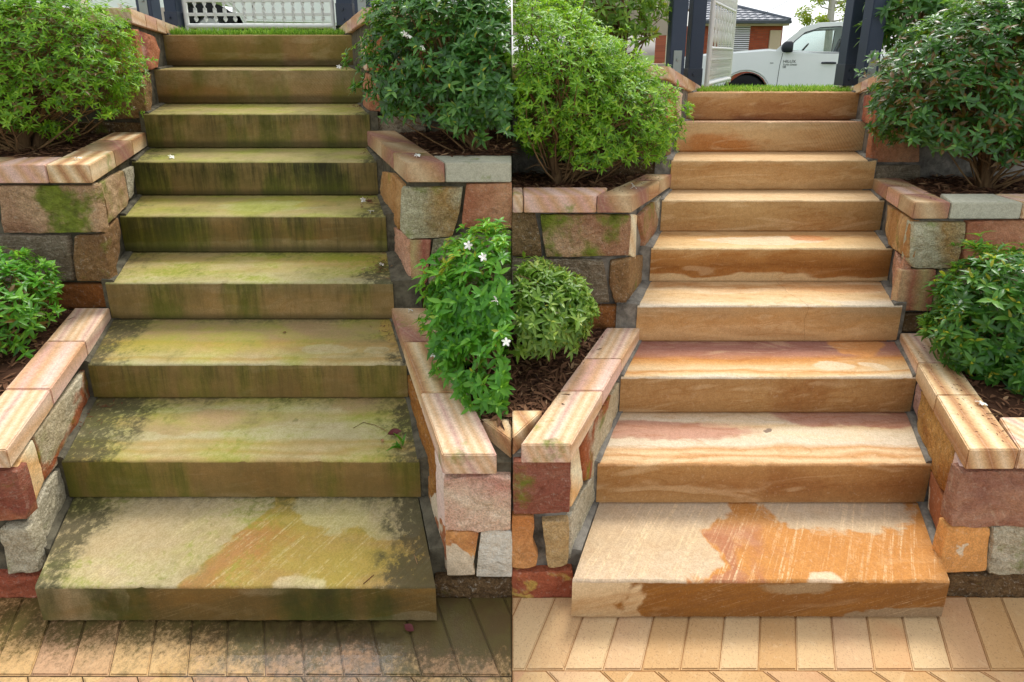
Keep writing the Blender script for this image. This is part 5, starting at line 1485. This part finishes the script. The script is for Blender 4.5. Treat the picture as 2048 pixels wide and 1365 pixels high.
def pickup(label, dx, dz, dy, turn):
    Y0, Y1 = 10.40 + dy, 12.06 + dy
    base = (5.6 + dx, Y0, 0.58 + dz)
    root = empty('pickup_truck', base, label, 'pickup truck', 'white pickup trucks parked on the street')
    def add(name, bm_or_me, mat, parent=root, angle=35):
        me = bm_mesh(name, bm_or_me, True, angle) if isinstance(bm_or_me, bmesh.types.BMesh) else bm_or_me
        me.transform(Matrix.Translation((dx, 0, dz)))
        return link(name, me, mat, parent, base)
    def arch(cx, r, cz):
        return [(cx + r * math.cos(a), cz + r * math.sin(a)) for a in [math.pi * k / 12 for k in range(13)]]
    bot = 1.03
    low = [(3.05, bot)] + [(3.00, 1.30), (3.08, 1.52), (3.30, 1.66), (3.70, 1.72), (4.15, 1.755), (4.87, 1.815), (5.02, 1.80), (6.40, 1.735), (6.46, 1.72), (8.05, 1.72), (8.12, 1.66), (8.12, bot)]
    rear = [(p[0], max(p[1], bot)) for p in arch(7.35, 0.43, 0.95)]
    front = [(p[0], max(p[1], bot)) for p in arch(4.52, 0.43, 0.95)]
    bm = bmesh.new(); side_panel(bm, low + rear + front, Y0, Y1)
    bmesh.ops.recalc_face_normals(bm, faces=bm.faces)
    es = [e for e in bm.edges if len(e.link_faces) == 2 and e.calc_face_angle(0) > 0.9 and abs(e.verts[0].co.y - e.verts[1].co.y) < 1e-6]
    bmesh.ops.bevel(bm, geom=es, offset=0.035, segments=3, affect='EDGES', clamp_overlap=True)
    add('body', bm, paint)
    bm = bmesh.new(); box(bm, (4.05, Y0 + 0.06, 0.85), (7.9, Y1 - 0.06, 1.02)); add('chassis', bm, rubber)
    outer = [(5.00, 1.79), (5.20, 2.00), (5.42, 2.205), (5.68, 2.272), (6.24, 2.287), (6.40, 2.25), (6.42, 1.72), (5.60, 1.72), (5.06, 1.72)]
    hole = [(5.20, 1.80), (5.31, 1.955), (5.46, 2.105), (5.70, 2.190), (6.02, 2.205), (6.075, 2.19), (6.06, 1.735), (5.60, 1.735), (5.22, 1.735)]
    for ya, yb in ((Y0 + 0.02, Y0 + 0.07), (Y1 - 0.07, Y1 - 0.02)):
        bm = bmesh.new()
        A = [[bm.verts.new((p[0], yy, p[1])) for p in ring] for yy in (ya, yb) for ring in (outer, hole)]
        n = len(outer)
        for i in range(n):
            j = (i + 1) % n
            bm.faces.new((A[0][i], A[0][j], A[1][j], A[1][i])); bm.faces.new((A[2][i], A[3][i], A[3][j], A[2][j]))
            bm.faces.new((A[0][i], A[2][i], A[2][j], A[0][j])); bm.faces.new((A[1][i], A[1][j], A[3][j], A[3][i]))
        add('cab_side', bm, paint)
        bm = bmesh.new(); vs_ = [bm.verts.new((p[0], (ya + yb) / 2, p[1])) for p in hole]; bm.faces.new(vs_); add('side_window', bm, glass)
        bm = bmesh.new(); pp = [(p[0], (ya + 0.0) - 0.001, p[1]) for p in hole]; tube(bm, pp + [pp[0]], 0.009, 5); add('window_seal', bm, trim)
    bm = bmesh.new(); side_panel(bm, [(5.40, 2.20), (5.66, 2.28), (6.24, 2.298), (6.41, 2.26), (6.40, 2.22), (6.24, 2.26), (5.68, 2.24), (5.43, 2.17)], Y0 + 0.03, Y1 - 0.03); add('roof', bm, paint)
    bm = bmesh.new(); q = [bm.verts.new(p) for p in ((5.02, Y0 + 0.08, 1.80), (5.02, Y1 - 0.08, 1.80), (5.42, Y1 - 0.08, 2.19), (5.42, Y0 + 0.08, 2.19))]; bm.faces.new(q); add('windscreen', bm, glass)
    bm = bmesh.new(); side_panel(bm, [(6.36, 1.72), (6.40, 1.72), (6.39, 2.25), (6.35, 2.25)], Y0 + 0.07, Y1 - 0.07); add('cab_back', bm, paint)
    # door panel, slightly proud, with its seams
    bm = bmesh.new(); side_panel(bm, [(5.085, 1.09), (6.13, 1.09), (6.165, 1.42), (6.19, 1.722), (5.60, 1.722), (5.13, 1.722), (5.10, 1.5)], Y0 - 0.006, Y0 + 0.03)
    dr = add('door', bm, paint)
    bm = bmesh.new(); tube(bm, [(5.078, Y0 - 0.001, 1.08), (5.094, Y0 - 0.001, 1.5), (5.124, Y0 - 0.001, 1.735)], 0.0045, 4); tube(bm, [(6.138, Y0 - 0.001, 1.08), (6.172, Y0 - 0.001, 1.42), (6.197, Y0 - 0.001, 1.735), (6.20, Y0 + 0.012, 2.1), (6.16, Y0 + 0.016, 2.22)], 0.0045, 4)
    add('door_seam', bm, trim)
    bm = bmesh.new(); tube(bm, [(5.79, Y0 - 0.028, 1.553), (5.83, Y0 - 0.045, 1.556), (5.97, Y0 - 0.045, 1.556), (6.02, Y0 - 0.028, 1.553)], [0.016, 0.018, 0.020, 0.018], 8); add('handle', bm, trim, dr)
    # mirror
    bm = bmesh.new()
    bmesh.ops.create_uvsphere(bm, u_segments=16, v_segments=10, radius=1.0, matrix=Matrix.Translation((5.20, Y0 - 0.13, 1.835)) @ Matrix.Diagonal((0.115, 0.07, 0.125, 1)))
    for v in bm.verts:
        v.co.x = min(v.co.x, 5.285); v.co.z = max(v.co.z, 1.745)
    box(bm, (5.16, Y0 - 0.10, 1.745), (5.26, Y0 + 0.02, 1.79))
    add('mirror', bm, trim, dr)
    # cabin interior
    for sy in (Y0 + 0.42, Y1 - 0.42):
        bm = bmesh.new(); side_panel(bm, [(5.95, 1.35), (6.12, 1.36), (6.30, 2.0), (6.16, 2.02)], sy - 0.22, sy + 0.22); side_panel(bm, [(6.17, 2.03), (6.27, 2.03), (6.29, 2.16), (6.2, 2.16)], sy - 0.12, sy + 0.12); add('seat', bm, seatm)
    bm = bmesh.new(); side_panel(bm, [(5.0, 1.6), (5.35, 1.6), (5.30, 1.79), (5.0, 1.80)], Y0 + 0.08, Y1 - 0.08); add('dashboard', bm, trim)
    bm = bmesh.new(); pts = [(5.50 + 0.10 * math.cos(a), Y1 - 0.42 + 0.17 * math.sin(a), 1.78 + 0.14 * math.cos(a)) for a in [2 * math.pi * k / 20 for k in range(21)]]; tube(bm, pts, 0.014, 6); add('steering_wheel', bm, trim)
    # wheels
    for cx in (4.52, 7.35):
        for cy, sg in ((Y0 + 0.13, -1), (Y1 - 0.13, 1)):
            bm = bmesh.new()
            prof = [(0.20, -0.11), (0.30, -0.115), (0.355, -0.09), (0.365, 0.0), (0.355, 0.09), (0.30, 0.115), (0.20, 0.11)]
            rings = [[bm.verts.new((cx + r_ * math.cos(2 * math.pi * k / 28), cy + w_, 0.945 + r_ * math.sin(2 * math.pi * k / 28))) for k in range(28)] for r_, w_ in prof]
            for r0, r1 in zip(rings, rings[1:]):
                for k in range(28): bm.faces.new((r0[k], r0[(k + 1) % 28], r1[(k + 1) % 28], r1[k]))
            wh = add('wheel', bm, rubber)
            bm = bmesh.new()
            bmesh.ops.create_cone(bm, cap_ends=True, segments=24, radius1=0.205, radius2=0.15, depth=0.07, matrix=Matrix.Translation((cx, cy + sg * 0.05, 0.945)) @ Matrix.Rotation(R(90 * (1 if sg < 0 else -1)), 4, 'X'))
            add('rim', bm, alloy, wh)
    bm = bmesh.new(); box(bm, (3.06, Y0 - 0.004, 1.50), (3.30, Y0 + 0.06, 1.62)); bev(bm, 0.01); add('indicator', bm, amber)
    bm = bmesh.new(); box(bm, (4.92, Y0 - 0.006, 1.535), (4.98, Y0 + 0.01, 1.56)); bev(bm, 0.004); add('fender_badge', bm, alloy)
    for txt, z, sz in (('HILUX', 1.555, 0.075), ('Turbo Diesel', 1.505, 0.045), ('SR', 1.455, 0.06)):
        cu = bpy.data.curves.new('badge_lettering', 'FONT'); cu.body = txt; cu.size = sz; cu.extrude = 0.002
        tmp = bpy.data.objects.new('lettering', cu); COL.objects.link(tmp)
        dg = bpy.context.evaluated_depsgraph_get()
        me = bpy.data.meshes.new_from_object(tmp.evaluated_get(dg)); bpy.data.objects.remove(tmp)
        me.materials.clear(); me.materials.append(trim)
        o = bpy.data.objects.new('badge_lettering', me); COL.objects.link(o); o['kind'] = 'stuff'
        o.parent = dr; o.rotation_euler = (R(90), 0, 0)
        o.location = Vector((5.145 + dx, Y0 - 0.010, z + dz)) - world_loc(dr)
    root.rotation_euler = (0, 0, R(turn))
pickup('white pickup truck parked beyond the open gate, cab and door in view', 0.0, 0.0, 0.0, -25)
pickup('white pickup truck behind the closed gate, only wheel arch and door in view', -8.75, 1.10, -2.3, 20)

# ------------------------------------------------------------------ house, tree, wires
g = G('red_brick'); v = g.coords()
bt = g.n('ShaderNodeTexBrick'); g.put(bt.inputs['Vector'], g.rot(v, (R(90), 0, 0))); bt.inputs['Scale'].default_value = 1.0
bt.inputs['Brick Width'].default_value = 0.24; bt.inputs['Row Height'].default_value = 0.086; bt.inputs['Mortar Size'].default_value = 0.008
bt.inputs['Color1'].default_value = lin((168, 84, 58)); bt.inputs['Color2'].default_value = lin((148, 70, 48)); bt.inputs['Mortar'].default_value = lin((132, 84, 66))
brick = g.done(bt.outputs['Color'], 0.9, None, 0.2)
tilem = flat('slate_grey_roof_tile', (104, 110, 120), 0.45, 0.45, 0.15, 30)
fascia = flat('dark_gutter', (70, 74, 80), 0.5, 0.4, 0.05)
soffit = flat('beige_soffit', (200, 178, 152), 0.7, 0.3, 0.06)
slatm = flat('white_louvre', (226, 222, 228), 0.5, 0.4, 0.03)
darkgl = flat('dark_window', (40, 42, 50), 0.15, 0.5, 0.02)
hx0, hx1, hy = 7.45, 10.62, 22.0
house = empty('brick_house', (7, 22, 0.6), 'red brick house with grey tiled hip roof behind the truck', 'house')
link('wall', box_mesh((hx0, hy, 0.5), (hx1, hy + 7, 2.86)), brick, house, (7, hy, 0.6))
link('gutter', box_mesh((hx0 - 0.4, hy - 0.42, 2.85), (hx1 + 0.12, hy - 0.28, 2.96), 0.01), fascia, house, (7, hy, 2.9))
link('soffit', box_mesh((hx0 - 0.4, hy - 0.28, 2.78), (hx1 + 0.10, hy + 0.05, 2.85)), soffit, house, (7, hy, 2.8))
link('garage_panel', box_mesh((10.12, hy - 0.06, 0.6), (10.56, hy + 0.02, 2.62), 0.01), soffit, house, (10.4, hy, 1))
win = link('window', box_mesh((8.15, hy - 0.02, 1.55), (9.32, hy + 0.02, 2.77)), darkgl, house, (8.7, hy, 2))
sl = None
for k in range(15):
    z = 2.74 - k * 0.08
    if sl is None:
        sl = box_mesh((-0.585, -0.035, -0.021), (0.585, 0.0, 0.021), 0.004); sl.materials.append(slatm)
    o = bpy.data.objects.new('louvre_slat', sl); COL.objects.link(o); o.parent = win
    o.location = Vector((8.735, hy - 0.045, z)) - world_loc(win); o.rotation_euler = (R(-20), 0, 0)
# tiled roof: courses of rolled tiles between eave and ridge
roof = empty('roof', (0, 0, 0)); roof.parent = house
run, rise_, nc = 2.34, 1.11, 11
for k in range(nc):
    t0, t1 = k / nc, (k + 1) / nc
    xa, xb = hx0 - 0.4, hx1 + 0.12 - t0 * 3.2
    cols = int((xb - xa) / 0.05)
    vs_, fs_ = [], []
    for i in range(cols + 1):
        x = xa + (xb - xa) * i / cols
        w = 0.022 * abs(math.sin(x * math.pi / 0.30))
        for (t, dz_) in ((t0, 0.045), (t1, 0.010)):
            vs_.append((x, hy - 0.36 + run * t, 2.96 + rise_ * t + dz_ + w))
        vs_.append((x, hy - 0.36 + run * t0, 2.96 + rise_ * t0 + w * 0.3))
    for i in range(cols):
        a = i * 3
        fs_.append((a, a + 3, a + 4, a + 1)); fs_.append((a + 2, a + 5, a + 3, a))
    o = link('tile_course', mesh('tile_course', vs_, fs_), tilem, None)
    o.parent = roof; o.location = Vector((0, 0, 0)) - world_loc(roof)
bm = bmesh.new()
tube(bm, [(hx1 + 0.10, hy - 0.34, 3.0), (hx1 - 2.2, hy + 1.34, 3.82), (hx1 - 3.2, hy + 2.08, 4.16)], 0.075, 8)
o = link('hip_ridge', bm_mesh('hip_ridge', bm, True), tilem, None); o.parent = roof; o.location = -world_loc(roof)
bm = bmesh.new()
q = [bm.verts.new(p) for p in ((hx1 + 0.12, hy - 0.36, 2.96), (hx1 + 0.12, hy + 7.4, 2.96), (hx1 - 3.0, hy + 4.6, 4.05), (hx1 - 3.0, hy + 1.93, 4.08))]; bm.faces.new(q)
o = link('roof_slope', bm_mesh('roof_slope', bm), tilem, None); o.parent = roof; o.location = -world_loc(roof)

tr_ = empty('street_tree', (10.22, 18, 0.5), 'pale-trunked tree with sparse yellow-green leaves behind the truck', 'tree')
palebark = flat('pale_bark', (196, 190, 180), 0.9, 0.2, 0.15, 12)
bm = bmesh.new()
tube(bm, [(10.22, 18, 0.4), (10.20, 18, 2.0), (10.16, 18, 3.2), (10.14, 18, 4.6), (10.3, 18.1, 5.6)], [0.12, 0.11, 0.10, 0.085, 0.05], 10)
for k in range(16):
    z = rng.uniform(2.7, 4.4); a = rng.uniform(0, 6.28); L = rng.uniform(0.5, 1.3)
    e = (10.16 + math.cos(a) * L, 18 + math.sin(a) * L * 0.7, z + rng.uniform(0.05, 0.5))
    tube(bm, [(10.16, 18, z), (10.16 + math.cos(a) * L * .5, 18 + math.sin(a) * L * .35, z + 0.05), e], [0.03, 0.02, 0.008], 5)
link('trunk', bm_mesh('trunk', bm, True), palebark, tr_, (10.22, 18, 0.5))
cl = [(9.15, 17.7, 2.95, .26), (9.35, 17.8, 2.75, .18), (9.75, 18.0, 3.45, .32), (9.55, 17.7, 3.5, .25), (10.5, 17.9, 3.2, .3), (10.8, 18, 2.9, .3), (10.0, 18.2, 2.8, .22), (10.5, 18.1, 3.9, .5), (9.6, 18.1, 4.2, .6), (10.2, 18, 4.9, .8), (11.1, 18.2, 3.6, .5), (9.85, 17.8, 2.72, .16)]
n = 2600
idx = nrng.integers(0, len(cl), n)
C = np.array(cl)[idx]
u = nrng.normal(0, 1, (n, 3)); u /= np.linalg.norm(u, axis=1, keepdims=True)
B = C[:, :3] + u * (C[:, 3] * nrng.random(n) ** 0.45)[:, None]
D = nrng.normal(0, 1, (n, 3)) + np.array([0, 0, -0.3])
LL = nrng.uniform(0.05, 0.11, n)
V, F = leaves_np(B, D, nrng.normal(0, 1, (n, 3)), LL, LL * 0.5, nrng.uniform(0, .4, n))
F = (F[None] + (np.arange(n) * 12)[:, None, None]).reshape(-1, 4)
me = np_mesh('crown', V, F, np.repeat(nrng.random(n), 12)); me.materials.append(LEAF['tree'])
o = bpy.data.objects.new('crown', me); COL.objects.link(o); o.parent = tr_; o.location = -Vector((10.22, 18, 0.5)); o['kind'] = 'stuff'
cable = flat('black_cable', (70, 74, 80), 0.6, 0.3, 0.0)
for k, (a, b, lab) in enumerate((((8.8, 20, 3.05), (10.3, 16, 5.2), 'thin service cable climbing left of the tree'), ((10.4, 21.5, 2.9), (11.6, 16, 5.6), 'thin service cable from the house eave, nearest the tree'))):
    bm = bmesh.new(); A, B_ = Vector(a), Vector(b)
    tube(bm, [A.lerp(B_, t / 10) - Vector((0, 0, 0.25 * math.sin(math.pi * t / 10))) for t in range(11)], 0.009, 5)
    tag(link('overhead_cable', bm_mesh('overhead_cable', bm, True), cable, None, a), lab, 'cable', 'cables in the sky')

# ------------------------------------------------------------------ litter on the stone
def tread_point(side, i, x, back):
    Y, xl, xr, zn, zb = STEPS[side][i]
    Yn, zk = STEPS[side][i + 1][0], STEPS[side][i + 1][4]
    return Vector((x, Y + back, zn + (zk - zn) * back / (Yn - Y) + 0.002))
def fallen(label, p, rz, tilt=(0.0, 0.0), s=1.0):
    o = bpy.data.objects.new('fallen_flower', flower_mesh()); COL.objects.link(o)
    o.location = Vector(p) + Vector((0, 0, 0.006)); o.rotation_euler = (math.pi + tilt[0] if s < 0 else tilt[0], tilt[1], rz); o.scale = (abs(s),) * 3
    tag(o, label, 'flower', 'white flowers fallen on the stone')
fallen('white flower lying on the coping, nearest the front, right of the green stair', (-0.172, 1.655, 0.575), .3, (.3, .2), 1.15)
fallen('white flower in the middle of the coping right of the green stair', (-0.30, 1.865, 0.588), 1.1, (.2, -.3), 1.1)
fallen('white flower at the back end of the lower coping right of the green stair', (-0.455, 2.20, 0.607), 2.0, (.5, .2), 1.0)
fallen('white flower on the middle coping corner right of the green stair', (-0.42, 2.34, 1.278), .4, (.2, .1), 1.2)
fallen('white flower on the middle coping left of the green stair', (-1.91, 2.33, 1.268), 2.4, (.2, .1), 1.2)
fallen('white flower on the fifth green step, left end', tread_point('L', 5, -1.84, 0.06), 1.0, (.6, .2), 1.1)
fallen('white flower at the right end of the fifth green step, near the edge', tread_point('L', 4, -0.70, 0.04), 2.2, (.3, .3), 1.1)
fallen('white flower by the dry leaves in the corner of the fifth green step', tread_point('L', 4, -0.78, 0.20), .7, (.9, .2), 1.1)
fallen('white flower at the right end of the eighth green step', tread_point('L', 7, -1.09, 0.10), .2, (.8, .2), 1.1)
fallen('white flower among litter in the corner of the fourth green step', tread_point('L', 3, -0.62, 0.16), 1.6, (.5, .1), 1.0)
fallen('white flower on the middle coping left of the orange stair', (0.56, 2.42, 1.118), 1.6, (.9, .3), 1.2)
fallen('withered flower on the front coping at the far right', (1.60, 1.62, 0.552), 1.6, (.2, .1), 1.2)

def leaf_thing(label, p, L, W, rz, mat, curl=0.6, group='dry leaves fallen on the stairs'):
    bm = bmesh.new()
    rows = []
    for k in range(7):
        t = k / 6
        w = W * math.sin(math.pi * (0.08 + 0.9 * t)) * 0.5
        x = (t - 0.5) * L
        z = curl * L * 0.5 * (t - 0.5) ** 2 + 0.002 + 0.002 * fbm(t * 5, L * 90, 1)
        rows.append([bm.verts.new((x, -w, z + w * curl * 0.7)), bm.verts.new((x, 0, z)), bm.verts.new((x, w, z + w * curl * 0.9))])
    for r0, r1 in zip(rows, rows[1:]):
        for i in range(2): bm.faces.new((r0[i], r0[i + 1], r1[i + 1], r1[i]))
    tube(bm, [(-L * 0.5, 0, curl * L * 0.125 + 0.003), (-L * 0.75, 0.002, 0.003)], [0.0008, 0.0005], 4)
    me = bm_mesh('dry_leaf', bm, True); me.materials.append(mat)
    o = bpy.data.objects.new('dry_leaf', me); COL.objects.link(o); o.location = p; o.rotation_euler = (0, 0, rz)
    tag(o, label, 'leaf', group)
dryb = flat('dry_brown_leaf', (108, 66, 44), 0.8, 0.25, 0.3, 60)
drym = flat('dry_maroon_leaf', (104, 52, 52), 0.7, 0.3, 0.3, 60)
dryt = flat('dry_tan_leaf', (170, 132, 92), 0.8, 0.25, 0.3, 60)
leaf_thing('curled maroon dry leaf at the right end of the second green step', tread_point('L', 1, -0.435, 0.115), 0.05, 0.028, 0.4, drym, 1.4)
leaf_thing('small orange dry leaf beside the curled maroon leaf', tread_point('L', 1, -0.475, 0.085), 0.018, 0.014, 1.9, dryt, 1.0)
leaf_thing('dark maroon leaf in the puddle at the foot of the green stair', (-0.315, 1.292, 0.004), 0.034, 0.022, -0.5, drym, 0.4)
leaf_thing('rust coloured leaf hanging at the right end of the fourth green step', tread_point('L', 2, -0.99, 0.21), 0.014, 0.010, 0.9, dryb, 0.4)
leaf_thing('brown leaf in the corner of the fifth green step', tread_point('L', 4, -0.745, 0.19), 0.035, 0.02, 0.1, dryb, 0.8)
leaf_thing('tan curled leaf in the corner of the fifth green step', tread_point('L', 4, -0.73, 0.165), 0.03, 0.014, 2.8, dryt, 0.9)
leaf_thing('dark brown leaf on the middle coping right of the orange stair', (1.735, 1.86, 0.532), 0.03, 0.013, 0.2, dryb, 0.6, 'dry leaves on the copings')
rl = random.Random(4)
for (sd, i, cx, bk, nn, lab) in (('L', 3, -0.625, 0.15, 60, 'heap of dry bits in the corner of the fourth green step'), ('L', 4, -0.74, 0.19, 30, 'dry bits swept into the corner of the fifth green step'), ('L', 5, -0.80, 0.18, 22, 'dry bits in the corner of the sixth green step'), ('L', 2, -0.53, 0.24, 30, 'dry bits in the back corner of the third green step'), ('L', 1, -1.62, 0.22, 24, 'dry bits in the left back corner of the second green step'), ('L', 6, -0.90, 0.2, 26, 'dry bits in the right corner of the seventh green step')):
    bm = bmesh.new()
    for k in range(nn):
        p = tread_point(sd, i, cx + rl.gauss(0, 0.035), max(0.02, bk + rl.gauss(0, 0.04))) + Vector((0, 0, rl.uniform(0, 0.008)))
        a = rl.uniform(0, 6.28); L = rl.uniform(0.008, 0.03)
        q = p + Vector((math.cos(a) * L, math.sin(a) * L, rl.uniform(-.002, .005)))
        tube(bm, [p, p.lerp(q, .5) + Vector((0, 0, .002)), q], [0.0006, rl.uniform(0.0008, 0.0026), 0.0005], 4, False)
    o = link('leaf_litter', bm_mesh('leaf_litter', bm, True), rl.choice([dryb, twigm]), None, tread_point(sd, i, cx, bk))
    tag(o, lab, None, None, 'stuff')
for (wk, n_, lab) in (('RRlow', 70, 'dry bits scattered on the lower coping at the far right'), ('LRup', 40, 'dry bits scattered on the middle coping left of the orange stair'), ('RRup', 30, 'dry bits on the middle coping right of the orange stair')):
    Yf_, (ax, ay, bx_, by_), (za, zb_), th_, cw_, _j = WALLS[wk]
    og_ = -1 if wk[0] == 'L' else 1
    bm = bmesh.new()
    for k in range(n_):
        y = rl.uniform(ay + 0.04, by_ - 0.05); x = side_x(wk, y) + og_ * rl.uniform(0.02, cw_ - 0.01)
        p = Vector((x, y, za + (zb_ - za) * (y - ay) / (by_ - ay) + 0.0018))
        a = rl.uniform(0, 6.28); L = rl.uniform(0.003, 0.012)
        q = p + Vector((math.cos(a) * L, math.sin(a) * L, 0.0006))
        tube(bm, [p, p.lerp(q, .5) + Vector((0, 0, .001)), q], [0.0005, rl.uniform(0.0006, 0.0016), 0.0004], 4, False)
    tag(link('leaf_litter', bm_mesh('leaf_litter', bm, True), dryb, None, (ax, ay, za)), lab, None, None, 'stuff')
def twig(label, pts, r=0.0016, mat=None):
    bm = bmesh.new(); tube(bm, pts, r, 5)
    tag(link('twig', bm_mesh('twig', bm, True), mat or twigm, None, pts[0]), label, 'twig', 'fallen twigs')
a = tread_point('L', 1, -0.60, 0.15)
twig('bent twig behind the curled leaf on the second green step', [a, a + Vector((.03, .03, .002)), a + Vector((.08, .012, .004)), a + Vector((.13, -.02, .003))], 0.0011)
twig('forked twig on the front coping at the far right', [(1.57, 1.56, 0.562), (1.615, 1.553, 0.564), (1.60, 1.515, 0.565), (1.63, 1.49, 0.567)], 0.0016)
twig('pale straw near the right corner of the lowest green step', [tread_point('L', 0, -0.30, 0.07), tread_point('L', 0, -0.315, 0.10)], 0.0011, dryt)
twig('short brown twig at the front edge of the lowest green step', [tread_point('L', 0, -0.455, 0.008), tread_point('L', 0, -0.43, 0.035)], 0.0012, dryb)
# a weed in the joint
wd_ = empty('weed', tread_point('L', 1, -0.405, 0.06), 'small green weed growing in the joint of the second green step', 'weed')
n = 12
bp = np.tile(np.array(wd_.location), (n, 1)) + nrng.normal(0, 0.006, (n, 3)) * [1, 1, 0]
Dd = np.column_stack([nrng.uniform(-1.2, 0.2, n), nrng.uniform(-1, .5, n), nrng.uniform(.4, 1.4, n)])
LL = nrng.uniform(0.02, 0.05, n)
V, F = leaves_np(bp, Dd, np.tile([0, 0, 1.], (n, 1)), LL, LL * .3, nrng.uniform(.2, .7, n))
F = (F[None] + (np.arange(n) * 12)[:, None, None]).reshape(-1, 4)
me = np_mesh('leaves', V - np.array(wd_.location), F, np.repeat(nrng.uniform(.3, .7, n), 12)); me.materials.append(LEAF['fresh'])
o = bpy.data.objects.new('leaves', me); COL.objects.link(o); o.parent = wd_
